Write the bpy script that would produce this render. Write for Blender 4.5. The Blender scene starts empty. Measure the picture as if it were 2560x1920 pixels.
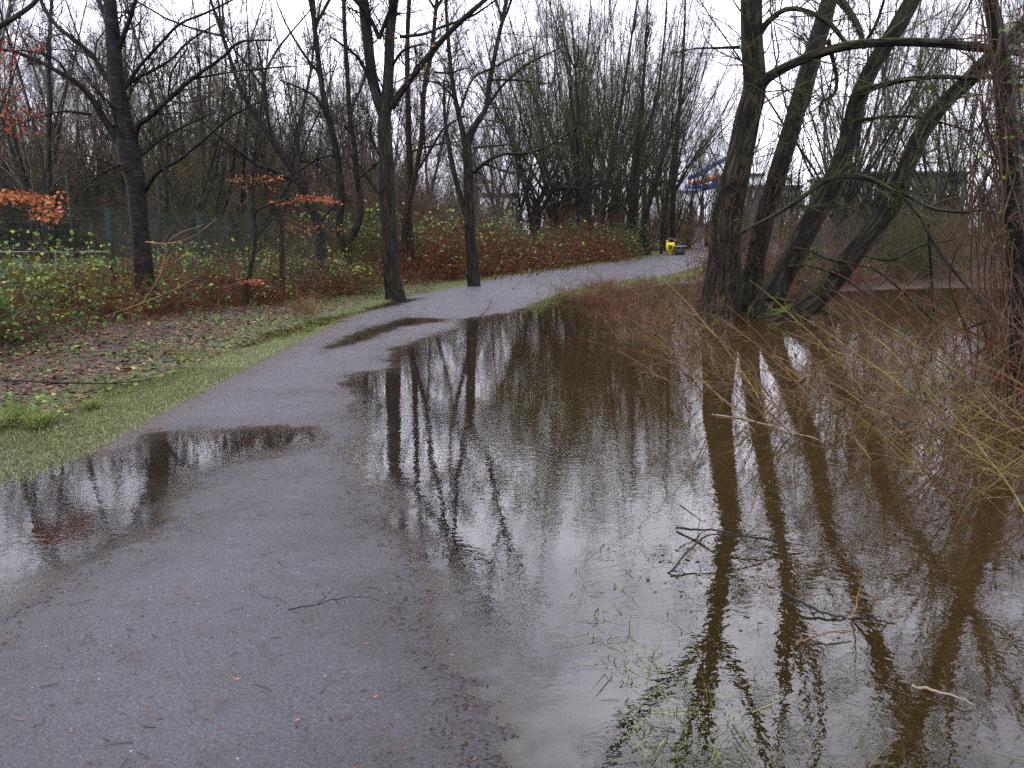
import bpy, math, numpy as np
from mathutils import Vector
R=math.radians
scene=bpy.context.scene
# ------------------------------------------------------------------ camera, world, sun, exposure
PITCH=R(10.9); FPX=1950.0; H=1.55
cam_d=bpy.data.cameras.new('camera'); cam=bpy.data.objects.new('camera',cam_d); scene.collection.objects.link(cam)
cam.location=(0,0,H); cam.rotation_euler=(R(90)-PITCH,0,0)
cam_d.sensor_width=36; cam_d.lens=36*FPX/2560; cam_d.clip_end=3000; cam_d.clip_start=0.05
scene.camera=cam
SUN_EL,SUN_AZ=R(48),R(200)
w=bpy.data.worlds.new('World'); scene.world=w; w.use_nodes=True
nt=w.node_tree; N=nt.nodes; L=nt.links
bg=N['Background']
sky=N.new('ShaderNodeTexSky'); sky.sky_type='NISHITA'; sky.sun_disc=False; sky.sun_elevation=SUN_EL; sky.sun_rotation=SUN_AZ
sky.air_density=1; sky.dust_density=3
tc=N.new('ShaderNodeTexCoord'); mp=N.new('ShaderNodeMapping'); mp.inputs['Scale'].default_value=(1,1,2.2)
cl=N.new('ShaderNodeTexNoise'); cl.inputs['Scale'].default_value=2.2; cl.inputs['Detail'].default_value=6
cr=N.new('ShaderNodeValToRGB'); cr.color_ramp.elements[0].position=.34; cr.color_ramp.elements[0].color=(6.4,6.5,8.4,1)
cr.color_ramp.elements[1].position=.64; cr.color_ramp.elements[1].color=(20.5,20.6,23.4,1)
mx=N.new('ShaderNodeMix'); mx.data_type='RGBA'; mx.inputs[0].default_value=.93
L.new(tc.outputs['Generated'],mp.inputs[0]); L.new(mp.outputs[0],cl.inputs['Vector']); L.new(cl.outputs['Fac'],cr.inputs[0])
L.new(sky.outputs[0],mx.inputs[6]); L.new(cr.outputs[0],mx.inputs[7]); L.new(mx.outputs[2],bg.inputs['Color'])
bg.inputs['Strength'].default_value=.1
sd=bpy.data.lights.new('sun','SUN'); sd.energy=.6; sd.angle=R(25); sd.color=(1,.96,.9)
so=bpy.data.objects.new('sun',sd); scene.collection.objects.link(so)
so.rotation_euler=(R(90)-SUN_EL,0,R(180)-SUN_AZ)
vs=scene.view_settings; vs.view_transform='Standard'; vs.look='None'; vs.exposure=0.95; vs.gamma=1
cy=scene.cycles; cy.use_denoising=False; cy.max_bounces=8; cy.transparent_max_bounces=12; cy.diffuse_bounces=2; cy.glossy_bounces=3
# ------------------------------------------------------------------ helpers
rng=np.random.default_rng(7)
cp,sp=math.cos(PITCH),math.sin(PITCH)
def P(x,y,Y):
    a=(x-1280)/FPX; v=(y-960)/FPX; b=cp-v*sp; c=-sp-v*cp; s=Y/b
    return np.array([a*s,Y,H+c*s])
def G(x,y,z=0.):
    a=(x-1280)/FPX; v=(y-960)/FPX; b=cp-v*sp; c=-sp-v*cp; s=(z-H)/c
    return (a*s,b*s)
def tag(o,label=None,cat=None,group=None,kind=None):
    if label:o['label']=label
    if cat:o['category']=cat
    if group:o['group']=group
    if kind:o['kind']=kind
    return o
def empty(name,loc=(0,0,0),label=None,cat=None,group=None):
    o=bpy.data.objects.new(name,None); o.empty_display_size=.2; scene.collection.objects.link(o); o.location=loc
    return tag(o,label,cat,group)
class MB:
    def __init__(s): s.v=[];s.f=[];s.a=[];s.n=0
    def add(s,v,f,a=None):
        v=np.asarray(v,float).reshape(-1,3); f=np.asarray(f,int)
        s.v.append(v); s.f.append(f+s.n); s.n+=len(v)
        s.a.append(np.zeros((len(v),3)) if a is None else a)
        return s
    def box(s,c,d,rz=0,rx=0):
        q=np.array([[x,y,z] for x in(-.5,.5) for y in(-.5,.5) for z in(-.5,.5)])*np.array(d)
        if rx: 
            k,m=math.cos(rx),math.sin(rx); q=q@np.array([[1,0,0],[0,k,m],[0,-m,k]])
        k,m=math.cos(rz),math.sin(rz); q=q@np.array([[k,m,0],[-m,k,0],[0,0,1]])
        return s.add(q+np.array(c),[[0,1,3,2],[4,6,7,5],[0,4,5,1],[2,3,7,6],[0,2,6,4],[1,5,7,3]])
    def tubes(s,Pn,Rn,sides=3,lump=0,seed=0,cap=False):
        Pn=np.asarray(Pn,float); Rn=np.asarray(Rn,float)
        if Pn.ndim==2: Pn=Pn[None]; Rn=Rn[None]
        if len(Pn)==0: return s
        n=Pn.shape[1]
        T=np.gradient(Pn,axis=1); T/=np.linalg.norm(T,axis=2,keepdims=True)+1e-9
        m=Pn[:,-1]-Pn[:,0]; m/=np.linalg.norm(m,axis=1,keepdims=True)+1e-9
        ref=np.where((np.abs(m[:,2])>.8)[:,None],np.array([[0,1.,0]]),np.array([[0,0,1.]]))
        U=np.cross(T,ref[:,None,:]); U/=np.linalg.norm(U,axis=2,keepdims=True)+1e-6
        W=np.cross(T,U)
        an=np.arange(sides)*2*math.pi/sides
        ca,sa=np.cos(an),np.sin(an)
        rr=Rn[:,:,None]*np.ones(sides)
        seg=np.concatenate([np.zeros((len(Pn),1)),np.cumsum(np.linalg.norm(np.diff(Pn,axis=1),axis=2),1)],1)
        if lump:
            q=np.random.default_rng(seed)
            for k in (2,3,5,9,14):
                ph=q.uniform(0,6.28,3); rr=rr*(1+lump/(k**.6)*np.sin(k*an[None,None]+ph[0]+seg[:,:,None]*q.uniform(1,3.5)+1.5*np.sin(seg[:,:,None]*q.uniform(2,7)+ph[1])))
        V=Pn[:,:,None,:]+rr[...,None]*(U[:,:,None,:]*ca[None,None,:,None]+W[:,:,None,:]*sa[None,None,:,None])
        A=np.stack([rr*ca,rr*sa,np.repeat(seg[:,:,None],sides,2)],3)
        nn=len(Pn); i=np.arange(nn)[:,None,None]*n*sides; j=np.arange(n-1)[None,:,None]*sides; k=np.arange(sides)[None,None,:]
        k2=(k+1)%sides
        F=np.stack([i+j+k,i+j+k2,i+j+sides+k2,i+j+sides+k],3).reshape(-1,4)
        s.add(V.reshape(-1,3),F,A.reshape(-1,3))
        if cap:
            for e in (0,n-1):
                c=Pn[0,e]; ring=V[0,e]; s.add(np.vstack([ring,c[None]]),[[q_,(q_+1)%sides,sides,sides] for q_ in range(sides)])
        return s
    def build(s,name,m,parent=None,smooth=False,attr=True):
        me=bpy.data.meshes.new(name)
        v=np.concatenate(s.v); f=np.concatenate(s.f); 
        tri=f[:,2]==f[:,3]
        me.vertices.add(len(v)); me.vertices.foreach_set('co',v.astype(np.float32).ravel())
        tot=np.where(tri,3,4); me.loops.add(int(tot.sum())); me.polygons.add(len(f))
        mask=np.ones(f.shape,bool); mask[tri,3]=False
        me.loops.foreach_set('vertex_index',f[mask].astype(np.int32))
        st=np.concatenate([[0],np.cumsum(tot)[:-1]]); me.polygons.foreach_set('loop_start',st.astype(np.int32))
        if attr:
            a=me.attributes.new('bk','FLOAT_VECTOR','POINT'); a.data.foreach_set('vector',np.concatenate(s.a).astype(np.float32).ravel())
        me.materials.append(m); me.update(calc_edges=True)
        if smooth: me.polygons.foreach_set('use_smooth',np.ones(len(f),bool))
        o=bpy.data.objects.new(name,me); scene.collection.objects.link(o)
        if parent is not None: o.parent=parent; o.matrix_parent_inverse.identity(); o.location=-np.array(parent.location) if not parent.get('local') else (0,0,0)
        return o
def copy_tree(o,parent=None):
    c=o.copy(); scene.collection.objects.link(c)
    if parent is not None: c.parent=parent
    for ch in o.children: copy_tree(ch,c)
    return c
def smooth_line(pts,n=24):
    pts=np.asarray(pts,float); m=len(pts); t=np.linspace(0,m-1,n); out=[]
    e=np.vstack([2*pts[0]-pts[1],pts,2*pts[-1]-pts[-2]])
    for u in t:
        i=min(int(u),m-2); f=u-i; a,b,c,d=e[i],e[i+1],e[i+2],e[i+3]
        out.append(.5*((2*b)+(-a+c)*f+(2*a-5*b+4*c-d)*f*f+(-a+3*b-3*c+d)*f**3))
    return np.array(out)
def trace(pts,D,D2=None,n=None):
    """skeleton points (photo x, photo y, width) at real distance D..D2 -> points and radii in metres"""
    D2=D if D2 is None else D2; q=[]
    for i,(x,y,wd) in enumerate(pts):
        d=D+(D2-D)*i/(len(pts)-1); p=P(x,y,d); q_=p-np.array([0,0,H]); r=wd*.47/FPX*(q_[1]*cp-q_[2]*sp); q.append([*p,r])
    q=smooth_line(q,n or max(6,len(pts)*3)); return q[:,:3],np.maximum(q[:,3],.003)
def norm(a): return a/(np.linalg.norm(a,axis=-1,keepdims=True)+1e-9)
def grow(rg,o,d,Ln,r0,n,up,wob,tip=.3):
    Nn=len(o); pts=[o]; st=(Ln/(n-1))[:,None]; d=norm(d)
    for i in range(n-1):
        pts.append(pts[-1]+d*st); d=norm(d+wob*rg.normal(size=(Nn,3))+np.array([0,0,up]))
    Pn=np.stack(pts,1); Rn=r0[:,None]*np.linspace(1,tip,n)[None]
    return Pn,Rn
def spawn(rg,Pn,Rn,k,t0,t1,a0,a1,lf,rf,up,wob,n,minr=.0025,Lmax=9,tip=.3,bias=None):
    Nn,m=Pn.shape[:2]; idx=np.repeat(np.arange(Nn),k); t=rg.uniform(t0,t1,len(idx)); u=t*(m-1); i=np.minimum(u.astype(int),m-2); f=(u-i)[:,None]
    a=Pn[idx,i]; b=Pn[idx,i+1]; o=a+(b-a)*f; T=norm(b-a); r=Rn[idx,i]*(1-f[:,0])+Rn[idx,i+1]*f[:,0]
    Lp=np.linalg.norm(np.diff(Pn,axis=1),axis=2).sum(1)[idx]
    per=norm(np.cross(T,rg.normal(size=T.shape))); an=rg.uniform(a0,a1,len(idx))[:,None]
    d=T*np.cos(an)+per*np.sin(an)
    if bias is not None: d=d+np.array(bias)
    Ln=np.minimum(Lp*lf*(1-.55*t)*rg.uniform(.55,1.25,len(idx)),Lmax)
    return grow(rg,o,d,Ln,np.maximum(r*rf,minr),n,up,wob,tip)
def vnoise(x,y,seed=0):
    xi=np.floor(x).astype(np.int64); yi=np.floor(y).astype(np.int64); fx=x-xi; fy=y-yi
    fx=fx*fx*(3-2*fx); fy=fy*fy*(3-2*fy)
    def h(a,b):
        q=(a*374761393+b*668265263+seed*982451653)&0xffffffff; q=((q^(q>>13))*1274126177)&0xffffffff; return ((q^(q>>16))&0xffff)/65535.
    return (h(xi,yi)*(1-fx)+h(xi+1,yi)*fx)*(1-fy)+(h(xi,yi+1)*(1-fx)+h(xi+1,yi+1)*fx)*fy
def sdp(poly,X,Y):
    poly=np.asarray(poly,float); d=np.full(X.shape,1e9); ins=np.zeros(X.shape,bool)
    for i in range(len(poly)):
        ax,ay=poly[i]; bx,by=poly[(i+1)%len(poly)]; ex,ey=bx-ax,by-ay
        t=np.clip(((X-ax)*ex+(Y-ay)*ey)/(ex*ex+ey*ey+1e-12),0,1); dd=(X-ax-t*ex)**2+(Y-ay-t*ey)**2; d=np.minimum(d,dd)
        if ay!=by:
            c=((ay>Y)!=(by>Y))&(X<(bx-ax)*(Y-ay)/(by-ay)+ax); ins^=c
    d=np.sqrt(d); return np.where(ins,d,-d)
# ------------------------------------------------------------------ terrain shape
gp=lambda L_:[G(*q) for q in L_]
PATH_DRY=[(-9,-8),(-5,2.0)]+gp([(-60,1640),(0,1590),(200,1440),(430,1310),(540,1190),(700,1135),(838,1108),(838,1068),(650,1060),(480,1070),(350,1085),(255,1130),
 (300,1050),(400,990),(560,915),(700,850),(860,793),(1000,762),(1100,738)])+gp([(1325,744),(1338,755),(1264,779),(1180,792),(1130,800),(1134,814),(1060,838),(960,874),(952,918),(880,932),(843,950),(843,1009),(891,1057),
 (848,1104),(839,1161),(908,1226),(943,1339),(1008,1460),(1043,1582),(1100,1680),(1169,1786),(1234,1920)])+[(.2,0),(.6,-8)]
PUD2=gp([(1012,792),(1134,796),(1130,807),(1082,808),(1004,819),(939,848),(808,883),(800,868),(895,822)])
POOL=gp([(560,868),(700,815),(860,782),(900,790),(800,822),(680,858),(590,880)])
BANK=[(-400,-60),(-7.5,-8),(-6.2,2)]+gp([(-200,1180),(-20,1095),(200,1060),(330,985),(450,950),(560,905),(700,850),(800,815),(900,770),(1000,745),(1100,735)])+[(-1,30),(-30,400),(-400,400)]
FAR=gp([(1000,748),(1100,742),(1325,744),(1350,750),(1500,724),(1740,706)])+[(5.6,26.5),(6.2,24)]+gp([(1950,735),(2100,726),(2400,718),(2700,722)])+[(40,23),(300,10),(400,400),(-60,400),(-3,30)]
PSTRIP=[(-3.1,-8),(-3.12,6),(-3.1,14),(-2.8,19),(-1.6,22.5),(-.4,26.8),(1.9,30.9),(6.0,38),(8.6,44),(9,50),(14,55),(60,60),(60,55),(20,50),(14,42),(9,34.5),(6.2,29.2),(2.7,23.9),(1.4,20.8),(.5,17.5),(0,13),(.0,8),(.35,3.5),(.5,2),(.6,-8)]
SOAK=gp([(-60,1150),(-20,1100),(200,1062),(330,988),(450,955),(560,905),(690,850),(720,862),(560,950),(400,1035),(320,1080),(200,1140),(60,1205),(-60,1230)])
def fields(X,Y):
    j=.16*(vnoise(X*3,Y*3,1)-.5)+.10*(vnoise(X*9,Y*9,2)-.5)+.05*(vnoise(X*24,Y*24,5)-.5)
    sc=1/(1+.15*np.maximum(0,6-Y)); j=j*sc
    a=sdp(PATH_DRY,X,Y)+j; b=sdp(BANK,X,Y)+j*2.2; c=sdp(FAR,X,Y)+j*2; p=sdp(PUD2,X,Y)+j*.6; q=sdp(POOL,X,Y)+j*2
    return a,b,c,p,q
def hfun(X,Y):
    X=np.asarray(X,float);Y=np.asarray(Y,float)
    a,b,c,p,q=fields(X,Y)
    s=np.maximum(np.maximum(a,b),c)
    s=np.minimum(s,np.minimum(-p,-q))
    pos=.028*(1-np.exp(-np.maximum(s,0)/.6))+.34*(1-np.exp(-(np.maximum(b,0)/4.5)**1.5))+.55*(1-np.exp(-np.maximum(c,0)/9))*(np.maximum(c,0)/(np.maximum(c,0)+2))
    left=X<-1.0
    dep=np.where(left,.03*(1-np.exp(np.minimum(s,0)/.35)),.42*(1-np.exp(np.minimum(s,0)/9.))+.006*(1-np.exp(np.minimum(s,0)/.5)))
    bl=np.clip((X+1.6)/1.0,0,1); dl=.03*(1-np.exp(np.minimum(s,0)/.35)); dr=.42*(1-np.exp(np.minimum(s,0)/9.))+.006*(1-np.exp(np.minimum(s,0)/.5))
    dep=dl*(1-bl)+dr*bl
    h=np.where(s>0,pos,-dep)
    pth=np.clip(sdp(PSTRIP,X,Y)*3+1,0,1)
    rough=.006*(vnoise(X*14,Y*14,3)-.5)+.003*(vnoise(X*40,Y*40,4)-.5)
    bump=.05*(vnoise(X*1.3,Y*1.3,8)-.5)+.03*(vnoise(X*5,Y*5,9)-.5)
    far=np.clip((np.maximum(b,c)-.5)/3,0,1)
    h=h+rough*(1.15+.8*(1-pth))+bump*far*(1-pth)
    h=h+np.where(h<0,.011*np.clip(sdp(SOAK,X,Y)/.25,0,1),0)
    # embankment far away on the right of the path
    e=np.clip((Y-66)/10,0,1)*np.clip((X-4)/6,0,1); h=h+1.6*e*e*(3-2*e)
    return h
def sinhax(lo,hi,n,a,c):
    s0,s1=math.asinh((lo-c)/a),math.asinh((hi-c)/a); return c+a*np.sinh(np.linspace(s0,s1,n))
gx=sinhax(-420,420,760,2.6,-.6); gy=np.concatenate([np.linspace(-40,.8,24)[:-1],sinhax(.8,900,760,3.2,2.8)])
GX,GY=np.meshgrid(gx,gy); GH=hfun(GX,GY)
# ------------------------------------------------------------------ materials
def new_mat(name):
    m=bpy.data.materials.new(name); m.use_nodes=True; t=m.node_tree; b=t.nodes['Principled BSDF']; return m,t,b
def nd(t,k,**kw):
    n=t.nodes.new(k)
    for a,v in kw.items():
        if a in ('Scale','Detail','Roughness','Distortion','W','Randomness','Strength','Distance'): n.inputs[a].default_value=v
        else: setattr(n,a,v)
    return n
def ramp(t,src,stops):
    r=t.nodes.new('ShaderNodeValToRGB'); e=r.color_ramp.elements
    while len(e)<len(stops): e.new(.5)
    for q,(p,c) in zip(e,stops): q.position=p; q.color=(*c,1) if len(c)==3 else c
    t.links.new(src,r.inputs[0]); return r.outputs[0]
def mixc(t,f,a,b,mode='MIX'):
    m=t.nodes.new('ShaderNodeMix'); m.data_type='RGBA'; m.blend_type=mode
    for s_,v in ((m.inputs[0],f),(m.inputs[6],a),(m.inputs[7],b)):
        if hasattr(v,'links'): t.links.new(v,s_)
        else: s_.default_value=v if not isinstance(v,tuple) else (*v,1)[:4]
    return m.outputs[2]
def mth(t,op,a,b=0,c=None,clamp=False):
    m=t.nodes.new('ShaderNodeMath'); m.operation=op; m.use_clamp=clamp
    for i,v in enumerate((a,b,c)):
        if v is None: continue
        if hasattr(v,'links'): t.links.new(v,m.inputs[i])
        else: m.inputs[i].default_value=v
    return m.outputs[0]
def bark(name,dark,light,moss=(.05,.09,.012),mossamt=.5,fs=(30,30,5),bump=.6,rough=.6,dist=.02):
    m,t,b=new_mat(name); l=t.links
    at=nd(t,'ShaderNodeAttribute',attribute_name='bk'); mp=nd(t,'ShaderNodeMapping'); mp.inputs['Scale'].default_value=fs
    l.new(at.outputs['Vector'],mp.inputs[0])
    n1=nd(t,'ShaderNodeTexNoise',Scale=1,Detail=5,Roughness=.6,Distortion=.4); l.new(mp.outputs[0],n1.inputs['Vector'])
    v1=nd(t,'ShaderNodeTexVoronoi',feature='DISTANCE_TO_EDGE',Scale=.8); 
    ad=nd(t,'ShaderNodeVectorMath',operation='ADD'); l.new(mp.outputs[0],ad.inputs[0]); l.new(n1.outputs['Color'],ad.inputs[1]); l.new(ad.outputs[0],v1.inputs['Vector'])
    g=nd(t,'ShaderNodeNewGeometry'); n2=nd(t,'ShaderNodeTexNoise',Scale=2.3,Detail=4); l.new(g.outputs['Position'],n2.inputs['Vector'])
    n3=nd(t,'ShaderNodeTexNoise',Scale=22,Detail=3); l.new(g.outputs['Position'],n3.inputs['Vector'])
    c=ramp(t,n1.outputs['Fac'],[(.3,dark),(.7,light)])
    cr_=ramp(t,v1.outputs['Distance'],[(0,(.06,.06,.06)),(.30,(1.15,1.15,1.15))]); c=mixc(t,.85,c,cr_,'MULTIPLY')  # furrow shade painted into the bark colour; the bump gives no occlusion
    sx=nd(t,'ShaderNodeSeparateXYZ'); l.new(g.outputs['Normal'],sx.inputs[0])
    f=mth(t,'ADD',mth(t,'MULTIPLY',sx.outputs['Z'],.55),mth(t,'ADD',mth(t,'MULTIPLY',n2.outputs['Fac'],1.5),mth(t,'MULTIPLY',n3.outputs['Fac'],.5)))
    f=mth(t,'MULTIPLY',mth(t,'SUBTRACT',f,1.55-.5*mossamt),3.2,clamp=True)
    mc=mixc(t,n3.outputs['Fac'],moss,tuple(q*.45 for q in moss)); c=mixc(t,f,c,mc)
    l.new(c,b.inputs['Base Color']); b.inputs['Roughness'].default_value=rough; b.inputs['Specular IOR Level'].default_value=.12
    bp=nd(t,'ShaderNodeBump',Strength=bump,Distance=dist); hh=mth(t,'ADD',mth(t,'MULTIPLY',n1.outputs['Fac'],.6),mth(t,'MINIMUM',v1.outputs['Distance'],.3))
    l.new(hh,bp.inputs['Height']); l.new(bp.outputs[0],b.inputs['Normal']); return m
def twig(name,c1,c2,rough=.6):
    m,t,b=new_mat(name); g=nd(t,'ShaderNodeNewGeometry'); n=nd(t,'ShaderNodeTexNoise',Scale=3.5,Detail=3); t.links.new(g.outputs['Position'],n.inputs['Vector'])
    c=ramp(t,n.outputs['Fac'],[(.35,c1),(.65,c2)])
    rr=mixc(t,g.outputs['Random Per Island'],(.6,.6,.6),(1.35,1.35,1.35)); c=mixc(t,1.,c,rr,'MULTIPLY')
    t.links.new(c,b.inputs['Base Color']); b.inputs['Roughness'].default_value=rough; b.inputs['Specular IOR Level'].default_value=.1; return m
def leafm(name,stops,rough=.45,tr=.25):
    m,t,b=new_mat(name); g=nd(t,'ShaderNodeNewGeometry'); c=ramp(t,g.outputs['Random Per Island'],stops)
    t.links.new(c,b.inputs['Base Color']); b.inputs['Roughness'].default_value=rough; b.inputs['Specular IOR Level'].default_value=.18
    if tr:
        td=nd(t,'ShaderNodeBsdfTranslucent'); t.links.new(c,td.inputs[0]); ms=nd(t,'ShaderNodeMixShader'); ms.inputs[0].default_value=tr
        t.links.new(b.outputs[0],ms.inputs[1]); t.links.new(td.outputs[0],ms.inputs[2]); t.links.new(ms.outputs[0],t.nodes['Material Output'].inputs[0])
    return m
def plain(name,c,rough=.6,metal=0,var=.25,scale=4):
    m,t,b=new_mat(name); tc_=nd(t,'ShaderNodeTexCoord'); n=nd(t,'ShaderNodeTexNoise',Scale=scale,Detail=5); t.links.new(tc_.outputs['Object'],n.inputs['Vector'])
    c_=ramp(t,n.outputs['Fac'],[(.3,tuple(q*(1-var) for q in c)),(.7,tuple(min(1,q*(1+var)) for q in c))]); t.links.new(c_,b.inputs['Base Color'])
    b.inputs['Roughness'].default_value=rough; b.inputs['Metallic'].default_value=metal; b.inputs['Specular IOR Level'].default_value=.2; return m
M={}
M['willow']=bark('willow_bark',(.006,.005,.004),(.036,.030,.019),(.055,.090,.010),.50,(11,11,2.0),1.0,.7,.10)
M['cherry']=bark('smooth_dark_bark',(.005,.0045,.004),(.019,.017,.014),(.035,.05,.014),.30,(5,5,17),.5,.6,.012)
M['oak']=bark('grooved_bark',(.006,.0055,.004),(.030,.028,.020),(.040,.060,.015),.45,(17,17,3),.9,.65,.04)
M['grey']=bark('greenish_bark',(.009,.009,.007),(.034,.033,.024),(.04,.055,.016),.38,(26,26,8),.7,.65,.02)
M['brownbark']=bark('brown_bark',(.016,.010,.006),(.046,.028,.016),(.04,.055,.016),.2,(26,26,8),.5,.65,.02)
M['twdark']=twig('dark_twigs',(.006,.005,.004),(.022,.020,.014))
M['twgreen']=twig('greenish_twigs',(.022,.023,.010),(.060,.062,.026))
M['twbrown']=twig('brown_twigs',(.050,.030,.018),(.115,.075,.046))
M['twgrey']=twig('grey_brown_twigs',(.050,.038,.028),(.105,.084,.062))
M['twred']=twig('rusty_twigs',(.055,.018,.010),(.13,.050,.026))
M['twtan']=twig('tan_stems',(.085,.050,.022),(.19,.12,.055))
M['twyel']=twig('olive_yellow_stems',(.085,.070,.018),(.19,.16,.045))
M['beech']=leafm('russet_leaves',[(0,(.12,.028,.010)),(.5,(.30,.085,.025)),(1,(.45,.17,.07))],.45,.3)
M['redleaf']=leafm('red_leaves',[(0,(.10,.012,.008)),(.6,(.24,.035,.015)),(1,(.38,.10,.035))],.45,.35)
M['bramble']=leafm('bramble_leaves',[(0,(.022,.065,.016)),(.5,(.06,.14,.026)),(.85,(.15,.24,.035)),(.97,(.30,.30,.04)),(1,(.38,.33,.05))],.35,.25)
M['ivy']=leafm('evergreen_leaves',[(0,(.012,.035,.012)),(.6,(.03,.085,.022)),(.93,(.08,.16,.04)),(1,(.2,.28,.12))],.3,.15)
M['litter']=leafm('fallen_leaf_colours',[(0,(.028,.014,.010)),(.4,(.065,.032,.022)),(.75,(.12,.058,.036)),(.93,(.20,.085,.04)),(1,(.34,.15,.06))],.35,.1)
M['grass']=leafm('grass_blades',[(0,(.045,.075,.015)),(.4,(.10,.15,.028)),(.8,(.22,.26,.06)),(1,(.34,.31,.13))],.45,.3)
M['wetgrass']=leafm('drowned_grass',[(0,(.03,.035,.010)),(.5,(.09,.10,.028)),(1,(.24,.24,.09))],.4,.2)
M['soak']=leafm('soaked_grass_blades',[(0,(.10,.12,.045)),(.5,(.20,.23,.10)),(1,(.34,.34,.20))],.35,.2)
M['deadleaf']=leafm('black_withered_leaves',[(0,(.012,.008,.005)),(.8,(.03,.018,.010)),(1,(.12,.05,.02))],.6,.1)
M['vine']=twig('vine_stems',(.026,.017,.010),(.070,.040,.025)); M['pale']=twig('bleached_wood',(.10,.09,.06),(.22,.20,.14))
M['fence']=plain('dark_green_coated_steel',(.005,.018,.013),.6,0,.2)
M['oldsteel']=plain('weathered_steel',(.07,.08,.07),.55,.2,.3)
# ground
m,t,b=new_mat('leafy_ground'); M['ground']=m; l=t.links
g=nd(t,'ShaderNodeNewGeometry'); az=nd(t,'ShaderNodeAttribute',attribute_name='zone'); sz=nd(t,'ShaderNodeSeparateXYZ'); l.new(az.outputs['Vector'],sz.inputs[0])
n1=nd(t,'ShaderNodeTexNoise',Scale=38,Detail=6,Roughness=.7); n2=nd(t,'ShaderNodeTexNoise',Scale=2.2,Detail=4); n3=nd(t,'ShaderNodeTexVoronoi',Scale=26)
for n in (n1,n2,n3): l.new(g.outputs['Position'],n.inputs['Vector'])
lit=ramp(t,n1.outputs['Fac'],[(.3,(.016,.010,.007)),(.5,(.045,.024,.017)),(.62,(.085,.045,.030)),(.75,(.15,.08,.05))])
litv=mixc(t,.5,lit,mixc(t,1.,n3.outputs['Color'],(.12,.075,.05),'MULTIPLY'))
grs=ramp(t,n1.outputs['Fac'],[(.3,(.028,.030,.012)),(.5,(.065,.075,.025)),(.7,(.15,.17,.055))])
fld=ramp(t,n1.outputs['Fac'],[(.3,(.13,.19,.10)),(.7,(.24,.31,.17))])
n6=nd(t,'ShaderNodeTexNoise',Scale=3.2,Detail=7,Roughness=.7); l.new(g.outputs['Position'],n6.inputs['Vector'])
mud=ramp(t,n1.outputs['Fac'],[(.3,(.020,.013,.006)),(.5,(.060,.042,.018)),(.7,(.12,.10,.045))]); mud=mixc(t,mth(t,'MULTIPLY',mth(t,'SUBTRACT',n6.outputs['Fac'],.5),6,clamp=True),mud,ramp(t,n1.outputs['Fac'],[(.3,(.022,.030,.008)),(.6,(.10,.13,.035)),(.75,(.22,.25,.09))]))
gm=mth(t,'MULTIPLY',mth(t,'ADD',mth(t,'SUBTRACT',n2.outputs['Fac'],.5),mth(t,'SUBTRACT',mth(t,'MULTIPLY',sz.outputs['X'],1.2),.35)),4,clamp=True)
c=mixc(t,gm,litv,grs); c=mixc(t,sz.outputs['Z'],c,fld); c=mixc(t,sz.outputs['Y'],c,mud)
l.new(c,b.inputs['Base Color']); b.inputs['Roughness'].default_value=.5; b.inputs['Specular IOR Level'].default_value=.2
bp=nd(t,'ShaderNodeBump',Strength=.8,Distance=.03); l.new(n1.outputs['Fac'],bp.inputs['Height']); l.new(bp.outputs[0],b.inputs['Normal'])
# path
m,t,b=new_mat('wet_cinder_path'); M['path']=m; l=t.links
g=nd(t,'ShaderNodeNewGeometry'); az=nd(t,'ShaderNodeAttribute',attribute_name='zone'); sz=nd(t,'ShaderNodeSeparateXYZ'); l.new(az.outputs['Vector'],sz.inputs[0])
n1=nd(t,'ShaderNodeTexNoise',Scale=85,Detail=6,Roughness=.85); n2=nd(t,'ShaderNodeTexNoise',Scale=1.1,Detail=6,Roughness=.6); n3=nd(t,'ShaderNodeTexVoronoi',Scale=95); n4=nd(t,'ShaderNodeTexNoise',Scale=9,Detail=6,Roughness=.7)
for n in (n1,n2,n3,n4): l.new(g.outputs['Position'],n.inputs['Vector'])
c=ramp(t,n1.outputs['Fac'],[(.28,(.010,.010,.010)),(.44,(.050,.048,.049)),(.58,(.092,.088,.096)),(.72,(.215,.208,.220))])
c=mixc(t,.6,c,ramp(t,n2.outputs['Fac'],[(.35,(.72,.68,.70)),(.65,(1.25,1.22,1.28))]),'MULTIPLY')
c=mixc(t,mth(t,'MULTIPLY',mth(t,'SUBTRACT',n4.outputs['Fac'],.53),4,clamp=True),c,(.052,.038,.032))
wr=nd(t,'ShaderNodeTexWhiteNoise'); l.new(n3.outputs['Position'],wr.inputs['Vector'])
sp_=mth(t,'MULTIPLY',mth(t,'GREATER_THAN',wr.outputs['Value'],.9988),mth(t,'LESS_THAN',n3.outputs['Distance'],.35))
c=mixc(t,sp_,c,(.35,.34,.32))
wet=sz.outputs['Y']; c=mixc(t,wet,c,mixc(t,1.,c,(.74,.68,.64),'MULTIPLY'))
edge=sz.outputs['X']; eb=mth(t,'MULTIPLY',mth(t,'ADD',edge,mth(t,'SUBTRACT',n4.outputs['Fac'],.75)),1.6,clamp=True)
c=mixc(t,eb,c,(.060,.042,.036))
l.new(c,b.inputs['Base Color'])
rg_=mth(t,'SUBTRACT',mth(t,'ADD',mth(t,'MULTIPLY',n2.outputs['Fac'],.5),.25),mth(t,'MULTIPLY',wet,.2)); l.new(rg_,b.inputs['Roughness']); b.inputs['IOR'].default_value=1.5; b.inputs['Specular IOR Level'].default_value=.42
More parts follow.
